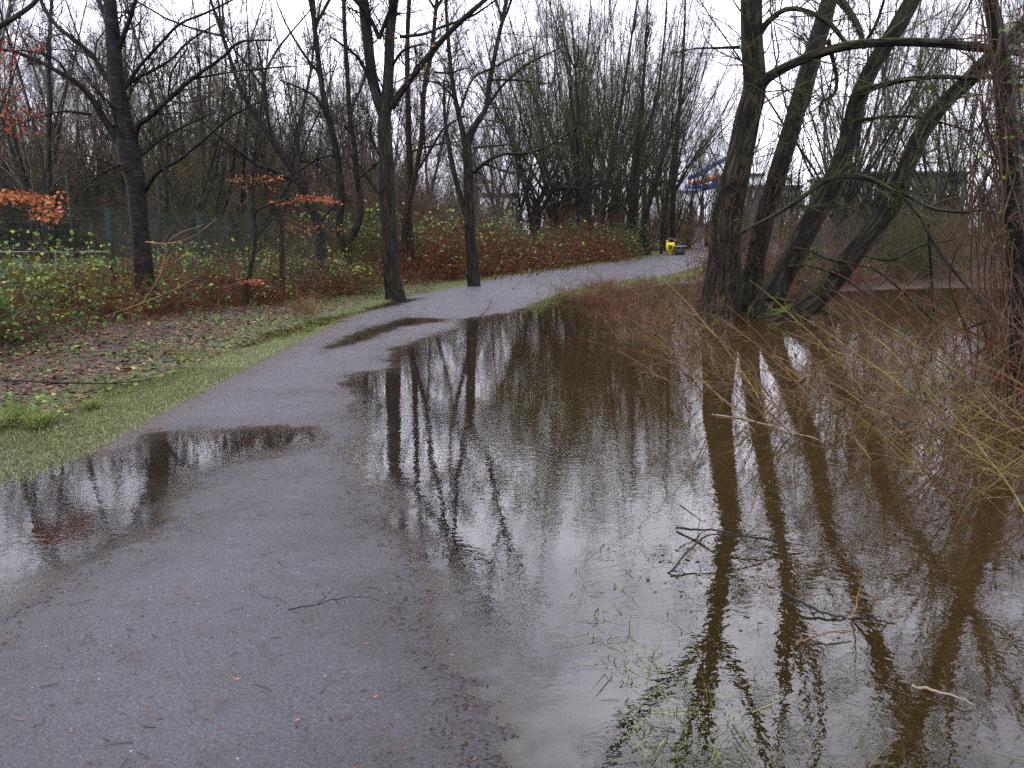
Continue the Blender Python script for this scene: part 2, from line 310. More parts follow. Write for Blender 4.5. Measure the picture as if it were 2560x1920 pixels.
bp=nd(t,'ShaderNodeBump',Strength=.9,Distance=.012); l.new(mth(t,'ADD',n1.outputs['Fac'],mth(t,'MULTIPLY',n3.outputs['Distance'],.6)),bp.inputs['Height']); l.new(bp.outputs[0],b.inputs['Normal'])
# water
m,t,b=new_mat('flood_water'); M['water']=m; l=t.links; t.nodes.remove(b)
g=nd(t,'ShaderNodeNewGeometry'); az=nd(t,'ShaderNodeAttribute',attribute_name='murk')
mp1=nd(t,'ShaderNodeMapping'); mp1.inputs['Scale'].default_value=(1,1.25,1); l.new(g.outputs['Position'],mp1.inputs[0])
n1=nd(t,'ShaderNodeTexNoise',Scale=17,Detail=2.5,Roughness=.55,Distortion=.3); n2=nd(t,'ShaderNodeTexNoise',Scale=2.4,Detail=2); n5=nd(t,'ShaderNodeTexNoise',Scale=.28,Detail=2)
for n in (n1,n2): l.new(mp1.outputs[0],n.inputs['Vector'])
l.new(g.outputs['Position'],n5.inputs['Vector'])
am=mth(t,'ADD',.35,mth(t,'MULTIPLY',mth(t,'SUBTRACT',n5.outputs['Fac'],.42),4.0,clamp=True))
hh=mth(t,'MULTIPLY',mth(t,'ADD',mth(t,'MULTIPLY',n1.outputs['Fac'],.55),mth(t,'MULTIPLY',n2.outputs['Fac'],.8)),am)
bp=nd(t,'ShaderNodeBump',Strength=1.,Distance=.0014); l.new(hh,bp.inputs['Height'])
fr=nd(t,'ShaderNodeFresnel'); fr.inputs['IOR'].default_value=1.78; l.new(bp.outputs[0],fr.inputs['Normal'])
gl=nd(t,'ShaderNodeBsdfGlossy'); fa_=nd(t,'ShaderNodeAttribute',attribute_name='film'); fm=mth(t,'SUBTRACT',1.,fa_.outputs['Fac']); l.new(mth(t,'ADD',.012,mth(t,'MULTIPLY',mth(t,'MULTIPLY',fm,fm),.35)),gl.inputs['Roughness']); l.new(bp.outputs[0],gl.inputs['Normal'])
tr=nd(t,'ShaderNodeBsdfTransparent'); tr.inputs[0].default_value=(.90,.84,.74,1)
df=nd(t,'ShaderNodeBsdfDiffuse'); df.inputs[0].default_value=(.068,.038,.012,1)
m1=nd(t,'ShaderNodeMixShader'); l.new(az.outputs['Fac'],m1.inputs[0]); l.new(tr.outputs[0],m1.inputs[1]); l.new(df.outputs[0],m1.inputs[2])
m2=nd(t,'ShaderNodeMixShader'); l.new(mth(t,'MULTIPLY',fr.outputs[0],mth(t,'ADD',.12,mth(t,'MULTIPLY',mth(t,'POWER',fa_.outputs['Fac'],.7),.88))),m2.inputs[0]); l.new(m1.outputs[0],m2.inputs[1]); l.new(gl.outputs[0],m2.inputs[2])
l.new(m2.outputs[0],t.nodes['Material Output'].inputs[0])
# ------------------------------------------------------------------ the setting: ground, path, water
def grid_obj(name,Z,cellmask,mtl,attrs):
    ny,nx=GX.shape; idx=np.arange(ny*nx).reshape(ny,nx)
    F=np.stack([idx[:-1,:-1],idx[:-1,1:],idx[1:,1:],idx[1:,:-1]],2)[cellmask]
    used=np.unique(F); mp_=np.full(ny*nx,-1); mp_[used]=np.arange(len(used))
    V=np.stack([GX,GY,Z],2).reshape(-1,3)[used]
    mb=MB(); mb.add(V,mp_[F]); o=mb.build(name,mtl,None,True,False)
    for k,v in attrs.items():
        if v.ndim==3: a=o.data.attributes.new(k,'FLOAT_VECTOR','POINT'); a.data.foreach_set('vector',v.reshape(-1,3)[used].astype(np.float32).ravel())
        else: a=o.data.attributes.new(k,'FLOAT','POINT'); a.data.foreach_set('value',v.ravel()[used].astype(np.float32))
    return o
allc=np.ones((GX.shape[0]-1,GX.shape[1]-1),bool)
fa,fb,fc,fp,fq=fields(GX,GY); ps=sdp(PSTRIP,GX,GY)
verge=np.exp(-((np.maximum(-ps,0)-.25)/.55)**2)*(GY<60)
grz=np.clip(verge*1.2+np.clip(1-fb/2.2,0,1)*(fb>-2.5)*.62+(GX>0)*(GX<5.2)*np.clip(1-fc/2.5,0,1)*.7,0,1.2)
mudz=np.clip(-GH/.06,0,1)*.8
fieldz=np.clip(sdp([(-9.4,14),(-8.4,17),(-5.5,30),(-4,40),(-12,42),(-30,60),(-200,200),(-200,5),(-13,8)],GX,GY)/2,0,1)
zone=np.stack([grz,mudz,fieldz],2)
ground=grid_obj('ground',GH,allc,M['ground'],{'zone':zone}); tag(ground,'muddy leaf covered ground with grassy verges','ground',None,'structure')
psn=ps+.10*(vnoise(GX*4,GY*4,21)-.5)+.08*(vnoise(GX*15,GY*15,22)-.5)
pc=(psn[:-1,:-1]>0)&(psn[1:,1:]>0)&(GY[:-1,:-1]<75)
pz=np.stack([np.clip(1-ps/.55,0,1),np.clip((.017-GH)/.024,0,1),np.zeros_like(ps)],2)
path=grid_obj('path',GH+.004,pc,M['path'],{'zone':pz}); tag(path,'wet grey cinder footpath curving right between puddles','path',None,'structure')
wc=(np.minimum(np.minimum(GH[:-1,:-1],GH[1:,1:]),np.minimum(GH[:-1,1:],GH[1:,:-1]))<.006)&(GY[:-1,:-1]<40)
murk=1-np.exp(-np.maximum(-GH-.01,0)/.30)
water=grid_obj('water',np.zeros_like(GH),wc,M['water'],{'murk':murk,'film':np.clip(-GH/.022,0,1)}); tag(water,'brown flood water covering the meadow and part of the path','water',None,'structure')
# ------------------------------------------------------------------ generic scatter pieces
def leaves(mb,C,size,rg,flat=.0,asp=.55,droop=0):
    C=np.asarray(C); n=len(C); sz_=size*rg.uniform(.6,1.3,n)[:,None]
    d=rg.normal(size=(n,3)); d[:,2]=d[:,2]*(1-flat)-droop; d=norm(d)
    u=rg.normal(size=(n,3)); 
    if flat: u[:,2]*=(1-flat)
    u=norm(np.cross(d,np.cross(u,d)+1e-6)); 
    if flat>.5: u=norm(np.cross(d,np.array([0,0,1.])+.3*rg.normal(size=(n,3))))
    nn=np.cross(d,u)
    a=C; b=C+d*sz_*.5+u*sz_*asp*.5+nn*sz_*.10; c_=C+d*sz_; e=C+d*sz_*.5-u*sz_*asp*.5+nn*sz_*.10
    V=np.stack([a,b,c_,e],1).reshape(-1,3); F=np.arange(4*n).reshape(n,4); F=np.concatenate([F[:,[0,1,2,2]],F[:,[0,2,3,3]]]); mb.add(V,F)
def blades(mb,C,hgt,wd,rg,lean=.35):
    n=len(C); hh=hgt*rg.uniform(.5,1.4,n)[:,None]; a=rg.uniform(0,6.28,n); s_=np.stack([np.cos(a),np.sin(a),0*a],1)*wd
    ld=rg.normal(size=(n,3))*lean; ld[:,2]=1; ld=norm(ld); bend=np.stack([rg.normal(size=n),rg.normal(size=n),-.4*np.ones(n)],1)*.35*lean*2
    m1=C+ld*hh*.55; t1=C+ld*hh+bend*hh
    V=np.stack([C-s_,C+s_,m1+s_*.7,m1-s_*.7,t1],1).reshape(-1,3); k=np.arange(n)[:,None]*5
    F=np.concatenate([k+np.array([[0,1,2,3]]),k+np.array([[3,2,4,4]])]); mb.add(V,F)
def ground_pts(rg,n,x0,x1,y0,y1,cond,dz=0,ypow=1.):
    X=rg.uniform(x0,x1,n); Y=y0+(y1-y0)*rg.uniform(0,1,n)**ypow; k=cond(X,Y); X,Y=X[k],Y[k]; return np.stack([X,Y,hfun(X,Y)+dz],1)
# ------------------------------------------------------------------ traced trees
def make_tree(name,label,cat,stems,limbs,bk,tw,base,dens=1.,tlen=1.,up=.05,wob=.16,seed=1,sides=14,lump=.03,group=None,extra=None,t0=.25,lev=4,rr=1.,top=13.):
    rg=np.random.default_rng(seed); root=empty(name,base,label,cat,group)
    mains=[]
    for i,(p,r) in enumerate(stems):
        mb=MB(); mb.tubes(p,r,sides,lump,seed+i); mb.build('trunk',bk,root,True); mains.append((p,r))
    lm=[]
    if limbs:
        for i,(p,r) in enumerate(limbs): mb=MB(); mb.tubes(p,r,8,lump,seed+30+i); lm.append((p,r)); mb.build('limb',bk,root,True)
    for p,r in mains:
        i0=min(int(len(p)*.86),len(p)-2); hh=top-p[i0,2]
        if r[i0]<.03 or hh<1.5: continue
        o_=np.repeat(p[i0:i0+1],3,0); d_=norm(p[min(i0+2,len(p)-1)]-p[i0])+rg.normal(0,.33,(3,3)); U,UR=grow(rg,o_,d_,hh*rg.uniform(.8,1.15,3),np.full(3,r[i0]*.7),18,.05,.07,.12)
        for k in range(3): mb=MB(); mb.tubes(U[k],UR[k],8); mb.build('limb',bk,root,True); lm.append((U[k],UR[k]))
    tb=MB(); q1=[]
    for p,r in mains: q1.append(spawn(rg,p[None],r[None],int(24*dens),t0,1,.45,1.2,.34*tlen,.28,up,wob,9,.006,4.5*tlen))
    for p,r in lm: q1.append(spawn(rg,p[None],r[None],int(7*dens),.12,1,.4,1.1,.55*tlen,.45,up,wob,9,.005,3.0*tlen))
    a=np.concatenate([q[0] for q in q1]); r_=np.concatenate([q[1] for q in q1]); sc0=np.minimum(1,.016*rr/r_[:,:1]); r_=r_*sc0*rr; tb.tubes(a,r_,5)
    b_,rb=spawn(rg,a,r_,5,.12,1,.35,.95,.6,.6,up,wob,7,.0036); tb.tubes(b_,rb,4)
    c_,rc=spawn(rg,b_,rb,6,.1,1,.35,.95,.62,.65,up,wob,5,.0026); tb.tubes(c_,rc,3)
    if lev>3:
        d_,rd=spawn(rg,c_,rc,3,.1,1,.35,.95,.65,.75,up,wob,4,.0021); tb.tubes(d_,rd,3)
    tb.build('crown',tw,root)
    if extra: extra(root,rg,a,b_,c_)
    return root
T=trace
# willow group in the water
W=[T([(1792,835,132),(1795,800,122),(1802,740,100),(1812,640,84),(1818,540,78),(1835,460,72),(1852,380,66),(1868,300,64),(1885,230,62),(1885,180,58),(1880,100,54),(1878,0,54),(1875,-120,50),(1880,-300,40),(1890,-600,22)],14.9,14.6,60),
   T([(1862,830,64),(1868,780,58),(1880,700,54),(1900,600,50),(1925,500,48),(1955,400,50),(1985,300,46),(2005,230,50),(2035,130,46),(2062,40,44),(2078,-30,40),(2100,-200,30),(2130,-500,16)],15.4,16.2,60),
   T([(1888,825,96),(1905,790,82),(1940,720,64),(1985,640,56),(2035,540,54),(2085,450,52),(2120,350,50),(2145,250,44),(2180,170,42),(2230,90,42),(2280,0,40),(2330,-100,30),(2420,-400,14)],14.7,14.2,60),
   T([(1900,815,60),(1950,800,62),(1995,780,62),(2060,730,56),(2130,640,54),(2195,560,50),(2240,490,48),(2262,430,46),(2295,350,44),(2350,270,40),(2420,200,40),(2480,140,38),(2560,60,36),(2640,-60,26),(2740,-300,12)],14.4,13.0,60)]
WL=[T([(1890,225,42),(1915,197,32),(1970,165,25),(2030,140,24),(2100,118,24),(2160,110,24),(2250,105,22),(2350,108,24),(2440,118,24),(2500,125,20),(2600,140,14)],14.6,12.5,40),
 T([(1888,95,28),(1920,55,17),(1955,28,14),(1990,22,13),(2035,35,13),(2075,60,13),(2105,95,11),(2120,110,8)],14.6,14,30),
 T([(2150,228,24),(2200,215,15),(2260,200,14),(2340,192,12),(2430,195,12),(2520,190,10),(2620,200,7)],14.2,12.6,30),
 T([(2070,100,14),(2085,160,11),(2092,200,10),(2085,235,9),(2055,255,7),(2048,285,5)],14.4,14.2,24),
 T([(1842,594,5),(1870,572,8),(1950,530,10),(2010,490,12),(2060,455,13),(2110,440,13),(2170,447,12),(2220,470,11),(2252,486,8)],14.2,13.4,36),
 T([(2240,478,8),(2300,540,9),(2330,600,9),(2380,670,9),(2430,730,9),(2470,780,8),(2530,812,6)],13.4,12.4,30),
 T([(1988,622,12),(2030,630,9),(2080,650,8),(2170,668,4)],14.3,13.5,16),
 T([(1972,668,10),(2020,665,7),(2100,690,5),(2170,740,4)],14.3,13.6,16),
 T([(1915,745,12),(2000,758,9),(2060,780,9),(2125,808,5)],14.4,14.3,16),
 T([(2175,665,5),(2230,705,6),(2290,760,6),(2345,812,5)],13.7,13.6,16),
 T([(2150,300,10),(2250,290,7),(2330,300,6),(2430,330,4)],14.2,13.2,16),
 T([(1848,118,10),(1790,120,6),(1735,122,4),(1680,135,3)],14.6,14.2,16),
 T([(2380,600,4),(2300,615,6),(2230,650,6),(2160,640,4)],13.4,13.4,14),
 T([(2560,795,4),(2480,800,8),(2420,820,7),(2370,830,4)],12.6,12.9,14),
 T([(2320,560,8),(2330,700,7),(2335,790,5)],13.3,13.3,12),
 T([(2100,0,24),(2130,40,18),(2150,80,16),(2160,120,12)],14.8,14.2,14),
 T([(2250,480,8),(2330,520,7),(2420,530,7),(2500,510,6),(2560,470,4)],13.4,12.6,18),
 T([(2160,110,10),(2190,60,9),(2210,0,7),(2225,-60,5)],14.2,14.0,14)]
def willow_extra(root,rg,a,b_,c_):
    # red brown creeper stems caught round the two front trunks
    mb=MB()
    for _ in range(90):
        k=rg.integers(0,2); p,r=W[k]; t=rg.uniform(.13,.42) if k==0 else rg.uniform(.2,.42); i=int(t*59); c=p[i]; R0=r[i]+.015
        n=8; th=rg.uniform(3.4,6.0)+np.cumsum(rg.normal(0,.25,n)); z=np.cumsum(rg.normal(-.03,.11,n)); ex=np.abs(np.cumsum(rg.normal(0,.03,n)))+R0
        q=np.stack([c[0]+ex*np.cos(th),c[1]+ex*np.sin(th),c[2]+z],1); mb.tubes(smooth_line(q,16),np.full(16,rg.uniform(.003,.007)),4)
    mb.build('creeper',M['vine'],root)
make_tree('willow_tree','old willow with four furrowed leaning mossy trunks standing in the flood water','tree',W,WL,M['willow'],M['twgreen'],(4.4,14.9,-.2),1.25,.75,-.01,.24,3,40,.05,None,willow_extra,.3)
# left cherry-like tree
LT=[T([(376,800,64),(372,765,58),(362,700,50),(352,600,46),(345,520,46),(338,450,50),(322,380,58),(308,300,50),(292,200,40),(285,120,37),(278,40,34),(272,-40,30),(265,-200,22),(255,-500,8)],14.,14.,60)]
LL=[T([(312,372,30),(262,300,20),(225,240,17),(190,205,14),(165,190,13),(100,155,10),(30,128,8),(-60,120,5)],14,13.2,30),
 T([(172,192,8),(140,150,6),(85,130,5),(20,125,3)],13.6,13.3),
 T([(290,225,18),(250,170,15),(231,139,14),(173,90,12),(136,58,11),(104,5,10),(85,-60,7)],14,14.4,24),
 T([(332,385,22),(342,320,15),(370,295,13),(420,250,12),(470,205,11),(505,180,9),(560,140,8),(600,105,7),(680,100,4)],14,13.4,30),
 T([(480,198,7),(560,183,5),(650,172,5),(740,165,3)],13.7,13.4),
 T([(358,480,16),(395,430,10),(450,398,8),(520,340,7),(580,290,6),(660,250,3)],14,13.2,24),
 T([(338,400,12),(400,350,7),(460,315,6),(540,280,4)],14,14.6),
 T([(310,222,12),(350,165,9),(400,110,8),(450,60,7),(520,30,6),(620,-20,4)],14,13.2,24),
 T([(294,130,18),(312,80,13),(330,30,11),(350,-40,9),(370,-140,5)],14,13.7),
 T([(300,235,10),(335,200,9),(420,155,7),(470,105,6),(540,60,4)],14,14.4),
 T([(228,286,8),(160,278,6),(110,290,5),(60,305,4),(-10,332,3)],14,13.5),
 T([(275,60,18),(245,0,13),(225,-60,9)],14,14.5),
 T([(308,410,8),(260,430,5),(205,470,3)],14,13.5),
 T([(420,245,6),(430,180,5),(470,120,4)],13.8,13.5),
 T([(262,250,6),(210,180,5),(170,120,4),(150,60,3)],14,14.3)]
make_tree('cherry_tree','dark smooth barked tree with widely forked limbs between the fence and left puddle','tree',LT,LL,M['cherry'],M['twdark'],(-7.5,14,.25),1.25,.8,.02,.17,11,24,.02,None,None,.33)
# out of frame trunk on the left, its russet twigs hang into view
RL=[(np.array([[-6.3,8.3,.1],[-6.3,8.3,1.5],[-6.35,8.35,3.2],[-6.4,8.3,5.2],[-6.5,8.4,8.]]),np.array([.16,.13,.12,.10,.05]))]
RB=[(smooth_line([P(-160,130,8.8),P(-60,100,8.8),P(0,66,8.8),P(45,38,8.8),P(90,2,8.8),P(120,-60,8.8)],14),np.linspace(.035,.02,14)),
    (smooth_line([P(-220,420,8.5),P(-80,470,8.7),P(0,500,8.8),P(80,515,8.8),P(150,555,8.8)],14),np.linspace(.012,.003,14)),
    (smooth_line([P(-200,60,8.5),P(-60,90,8.6),P(30,110,8.7),P(110,160,8.8),P(125,220,8.8)],14),np.linspace(.010,.003,14)),
    (smooth_line([P(-200,160,8.5),P(-60,230,8.6),P(30,260,8.7),P(110,310,8.8)],14),np.linspace(.010,.003,14))]
def beech_extra(root,rg,a,b_,c_):
    mb=MB(); C=[]
    for x,y,sx,sy,n in ((60,495,75,14,260),(120,530,35,22,150),(20,490,40,14,90)):
        C.append(np.array([P(x+sx*rg.normal()*.6+0*i,y+sy*rg.normal()*.6+max(0,0),8.8+.15*rg.normal()) for i in range(n)]))
    leaves(mb,np.concatenate(C),.055,rg,.4,.6,.2); mb.build('leaves',M['beech'],root)
    mb=MB(); C=[]
    for x,y,sx,sy,n in ((10,130,50,30,40),(45,300,50,45,70),(90,110,30,20,14),(15,250,40,60,30),(5,180,30,50,20),(110,300,20,30,10)):
        C.append(np.array([P(x+sx*rg.normal()*.6,y+sy*rg.normal()*.6,8.8+.2*rg.normal()) for i in range(n)]))
    leaves(mb,np.concatenate(C),.042,rg,.1,.7,.4); mb.build('leaves',M['redleaf'],root)
make_tree('beech_tree','beech at the left edge holding sprays of russet and red withered leaves','tree',RL,RB,M['grey'],M['twdark'],(-6.3,8.3,.1),.5,.55,.0,.2,17,12,.03,None,beech_extra,.5,3)
def spray_extra(spots,D,size=.06):
    def f(root,rg,a,b_,c_):
        mb=MB(); C=[]
        for x,y,sx,sy,n in spots: C.append(np.array([P(x+sx*rg.uniform(-1,1),y+sy*rg.normal()*.5+.12*sx*rg.normal()*.3,D+.25*rg.normal()) for i in range(n)]))
        leaves(mb,np.concatenate(C),size,rg,.5,.6,.1); mb.build('leaves',M['beech'],root)
    return f
make_tree('young_beech','slender grey young tree carrying rows of orange leaves before the fence','tree',
 [T([(610,830,15),(612,790,15),(618,720,14),(630,650,13),(637,600,12),(632,520,11),(630,440,10),(642,340,9),(655,250,8),(660,190,7),(690,130,6),(720,90,5),(780,20,3)],15.6,15.6,40)],
 [T([(655,215,6),(615,160,5),(570,100,4),(540,30,3)],15.6,15.2),T([(634,545,6),(650,520,5),(700,505,4),(740,492,3),(830,500,2)],15.6,15.),T([(637,600,5),(670,560,4),(700,545,3),(780,575,2),(860,580,2)],15.6,15.),T([(630,450,4),(680,460,3),(760,440,2)],15.6,15.2),T([(622,700,3),(600,700,3),(570,706,2)],15.6,15.4)],
 M['grey'],M['twdark'],(-5.3,15.6,.2),.6,.6,.04,.14,21,10,.02,None,spray_extra(((780,497,50,9,260),(830,505,22,7,70),(640,447,70,10,110),(700,505,30,8,40),(775,570,90,14,90),(625,704,32,7,110),(650,470,50,12,30)),15.3,.055),.4)
make_tree('hazel_tree','thin brown stemmed tree just before the mesh fence beside the slender beech','tree',
 [T([(708,770,18),(706,745,16),(705,650,13),(702,560,12),(685,480,8),(660,420,6),(640,360,4),(600,260,2)],17,17,30)],
 [T([(700,560,6),(720,500,5),(740,440,4),(750,380,3)],17,17.3)],M['brownbark'],M['twdark'],(-5,17,.2),.6,.5,.05,.14,22,10,.02,None,None,.4,3)
make_tree('leaning_tree','dark tree leaning left over the mesh fence, with a long low limb','tree',
 [T([(818,740,36),(812,700,30),(805,640,27),(795,560,25),(770,500,25),(750,450,28),(730,420,23),(695,370,19),(640,290,15),(600,220,12),(570,130,10),(540,40,8),(500,-80,4)],20,20,40)],
 [T([(748,455,18),(690,430,13),(640,410,11),(600,380,9),(560,350,8),(490,290,5)],20,19.4,20),T([(700,380,10),(670,300,8),(660,200,7),(640,100,5)],20,20.3),T([(745,430,6),(790,400,5),(840,385,4)],20,19.8),T([(800,560,8),(830,520,6),(870,490,4)],20,20.5)],
 M['cherry'],M['twdark'],(-4.9,20,.25),1.3,.8,.04,.17,23,16,.03,None,None,.3)
make_tree('twin_stem_tree','tree forking low into two curved stems behind the red brambles','tree',
 [T([(868,730,34),(868,690,30),(868,650,27),(862,610,28),(848,570,21),(853,500,19),(848,430,18),(840,370,17),(825,310,18),(810,250,15),(800,180,14),(790,100,14),(780,0,12),(765,-200,5)],23,23,50),
  T([(868,640,24),(872,605,22),(895,560,18),(902,510,16),(892,440,15),(888,380,14),(875,290,13),(868,180,12),(862,80,11),(860,-20,10),(870,-200,4)],23,23.3,50)],
 [T([(828,320,10),(795,250,8),(760,225,6),(700,200,4)],23,22.5),T([(800,185,8),(770,150,7),(720,70,5),(690,0,3)],23,22.6),T([(893,450,6),(930,420,5),(970,380,4)],23,22.6),T([(850,440,6),(800,410,5),(750,400,3)],23,23.5),T([(872,280,8),(910,200,6),(930,100,5)],23,23.6)],
 M['oak'],M['twdark'],(-4.9,23,.3),1.1,.7,.06,.15,24,14,.03,None,None,.35)
OKX=((1040,110,60,40,26),(1100,60,40,25,16),(1060,170,40,30,14),(1010,120,20,15,10),(1000,75,15,10,5))
make_tree('oak_tree','largest straight trunk beside the path, dividing into two tall stems','tree',
 [T([(992,760,60),(988,738,52),(980,690,45),(975,600,43),(968,500,42),(965,400,39),(960,320,36),(966,260,32),(972,180,28),(975,80,26),(985,0,24),(990,-100,20),(1000,-400,8)],18.8,18.8,60),
  T([(962,300,28),(945,250,28),(932,200,28),(925,150,27),(915,60,29),(905,-40,26),(900,-150,20),(880,-400,8)],18.8,18.9,40)],
 [T([(978,268,24),(1010,220,18),(1040,180,17),(1075,135,16),(1110,95,15),(1150,55,15),(1195,15,13),(1260,-40,8)],18.8,18.,30),T([(948,97,12),(925,45,11),(880,-10,10),(850,-60,6)],18.8,18.4),T([(948,97,12),(965,50,10),(985,0,8),(1010,-70,6)],18.8,18.5),
  T([(1000,92,10),(1060,85,8),(1110,65,7),(1180,40,6),(1240,0,4)],18.8,18.1),T([(935,225,12),(905,160,9),(880,130,7),(826,92,5)],18.8,18.3),T([(980,165,8),(1010,125,7),(1060,110,4)],18.8,18.2),T([(1085,180,6),(1120,182,5),(1170,170,3)],18.4,18.),T([(960,410,6),(925,340,6),(930,300,4),(900,260,3)],18.8,18.4),T([(960,500,6),(920,450,4),(890,400,3)],18.8,18.5)],
 M['oak'],M['twdark'],(-2.8,18.8,.05),1.0,.75,.03,.17,25,28,.025,None,spray_extra(OKX,18.4,.09),.42)
make_tree('ash_tree','pair of brownish stems rising right behind the large straight trunk','tree',
 [T([(1022,720,26),(1024,680,23),(1025,600,22),(1020,520,20),(1025,440,17),(1022,350,16),(1020,250,15),(1018,150,13),(1020,50,12),(1025,-50,10),(1030,-300,4)],26,26,40),
  T([(1006,720,20),(1010,640,17),(1015,540,16),(1040,430,14),(1055,330,13),(1060,230,13),(1080,120,12),(1090,20,10),(1110,-150,4)],26,25.4,40)],
 [T([(1040,430,8),(1080,370,7),(1110,320,6),(1160,290,4)],25.6,25),T([(1022,380,6),(1100,360,5),(1180,350,3)],26,25.4)],M['brownbark'],M['twdark'],(-3.5,26,.3),1.3,.75,.08,.14,26,12,.03,None,None,.35)
make_tree('plum_tree','mossy footed tree at the path edge with a horizontal lower limb','tree',
 [T([(1190,730,42),(1185,712,36),(1180,640,31),(1175,560,28),(1172,480,26),(1170,420,25),(1168,360,24),(1190,310,17),(1215,270,14),(1225,200,13),(1245,100,11),(1262,20,9),(1275,-100,4)],22.5,22.5,50),
  T([(1168,380,18),(1150,300,14),(1135,230,12),(1125,150,11),(1118,60,10),(1105,-120,4)],22.5,22.8,30)],
 [T([(1165,540,14),(1140,450,13),(1125,380,12),(1112,290,9),(1110,200,5)],22.5,23,24),T([(1185,432,14),(1215,405,9),(1260,385,8),(1310,385,7),(1370,365,6),(1440,320,3)],22.5,21.8,24),T([(1212,408,7),(1280,432,5),(1340,410,4),(1400,370,3)],22.2,21.6,18),
  T([(1215,270,8),(1260,210,7),(1320,160,6),(1400,120,3)],22.5,21.8),T([(1185,370,6),(1230,365,5),(1290,360,3)],22.5,22),T([(1145,290,7),(1180,200,6),(1230,170,5),(1330,120,3)],22.5,22),T([(1140,250,6),(1100,210,5),(1050,200,3)],22.5,22),T([(1225,200,6),(1290,200,5),(1380,210,3)],22.5,21.8)],
 M['oak'],M['twgreen'],(-1.2,22.5,.05),1.4,.85,.03,.18,27,18,.03,None,None,.35)
make_tree('hawthorn_tree','low dark tree with crooked V fork rising from the green undergrowth','tree',
 [T([(1335,665,20),(1335,600,17),(1325,540,11),(1312,480,8),(1300,420,5)],37,37,20),T([(1336,610,15),(1350,540,11),(1372,490,9),(1400,470,8),(1460,472,5),(1500,460,3)],37,36.5,24)],
 [T([(1372,490,6),(1390,430,5),(1400,370,3)],37,37)],M['cherry'],M['twdark'],(1,37,.4),2.6,1.0,.03,.2,28,10,.03,None,None,.3)
make_tree('straight_alder','straight solitary trunk rising directly behind the concrete bench','tree',
 [T([(1682,650,19),(1682,620,17),(1682,560,16),(1683,480,15),(1690,380,14),(1700,250,10),(1710,100,7),(1715,-50,3)],49,49,30)],
 [T([(1688,480,6),(1720,420,5),(1760,350,3)],49,48.6)],M['oak'],M['twgreen'],(10,49,.5),1.8,.55,.12,.12,29,10,.02,None,None,.35)
for i,(lab,pts,D) in enumerate([
 ('left stem of the dark upright trio behind the green undergrowth',[(1475,660,18),(1475,600,16),(1472,540,13),(1468,460,11),(1450,330,9),(1440,200,7),(1430,50,4)],41),
 ('thicker leaning trunk in the middle of the undergrowth',[(1492,660,18),(1500,580,15),(1510,520,13),(1530,400,11),(1550,280,9),(1575,120,6),(1600,-50,3)],42),
 ('curved trunk leaning right before the pale building',[(1560,650,16),(1572,580,15),(1578,500,13),(1585,400,12),(1600,300,10),(1612,150,7),(1620,0,3)],44),
 ('trunk bent left at its foot near the yellow bin',[(1625,655,16),(1610,590,15),(1590,560,14),(1592,480,14),(1598,380,12),(1640,250,8),(1660,100,5),(1670,-50,3)],44),
 ('slanting bare stem left of the yellow bin',[(1600,610,14),(1615,540,12),(1640,460,10),(1662,380,8),(1690,300,6),(1730,180,3)],45),
 ('thin dark sapling standing left of the yellow bin',[(1652,645,8),(1655,580,7),(1665,520,6),(1675,440,5),(1690,330,3)],46)]):
    st=T(pts,D,D,30); make_tree('alder_tree',lab,'tree',[st],[],M['oak'],M['twgreen'],(st[0][0][0],D,st[0][0][2]),1.6,.6,.14,.12,40+i,10,.03,'alders along the path bend',None,.25)
# right edge creeper-clad trunk
RT=[T([(2568,1180,70),(2562,1050,64),(2556,900,60),(2550,750,54),(2545,630,54),(2534,480,50),(2526,380,48),(2515,260,46),(2503,152,42),(2490,70,38),(2476,0,36),(2460,-120,30),(2450,-400,16)],7.2,7.2,60)]
def vine_extra(root,rg,a,b_,c_):
    mb=MB()
    for i in range(20):
        x0=rg.uniform(2430,2600); pts=[]; x=x0; 
        for y in np.linspace(1150,-60,9): pts.append(P(x+rg.normal(0,16)-(.055*(1150-y) if rg.uniform()<2 else 0)*.8,y,7.0+rg.normal(0,.12))); x+=rg.normal(0,14)+(2535-x)*.10
        mb.tubes(smooth_line(pts,34),np.linspace(rg.uniform(.006,.016),.003,34),5)
    for i in range(70):
        y=rg.uniform(0,1000); c=P(2535-.05*(1000-y)+rg.normal(0,30),y,7.0+rg.normal(0,.15)); n=7; q=c+np.cumsum(rg.normal(0,.07,(n,3))+np.array([rg.normal(0,.03),0,rg.normal(0,.05)]),0)
        mb.tubes(smooth_line(q,14),np.linspace(.006,.002,14),4)
    o_=mb.build('creeper',M['vine'],root); o_['kind']='stuff'
    mb=MB(); C=np.array([P(rg.normal(2520,30),rg.uniform(20,620),7.0+rg.normal(0,.1)) for _ in range(90)]); leaves(mb,C,.045,rg,0,.8,.2); mb.build('leaves',M['bramble'],root)
make_tree('creeper_clad_tree','trunk at the right edge wrapped in hanging red brown creeper stems','tree',RT,
 [T([(2550,760,20),(2590,770,16),(2650,800,10)],7.2,7),T([(2540,560,10),(2570,580,14),(2650,560,14)],7.2,7),T([(2500,150,14),(2560,90,12),(2640,20,8)],7.2,7.5)],M['oak'],M['twbrown'],(4.7,7.2,-.1),1.6,.5,-.02,.25,31,24,.05,None,vine_extra,.15,3,.6)
fen0=lambda y:float(np.interp(y,[8,17.1,29,45],[-10.6,-8.9,-6.4,-3])); edge0=lambda y:float(np.interp(y,[5,12,16,19,22.5,27,31,38,44],[-7.5,-6.6,-5.4,-4.2,-3.0,-1.6,.6,4.4,7.]))
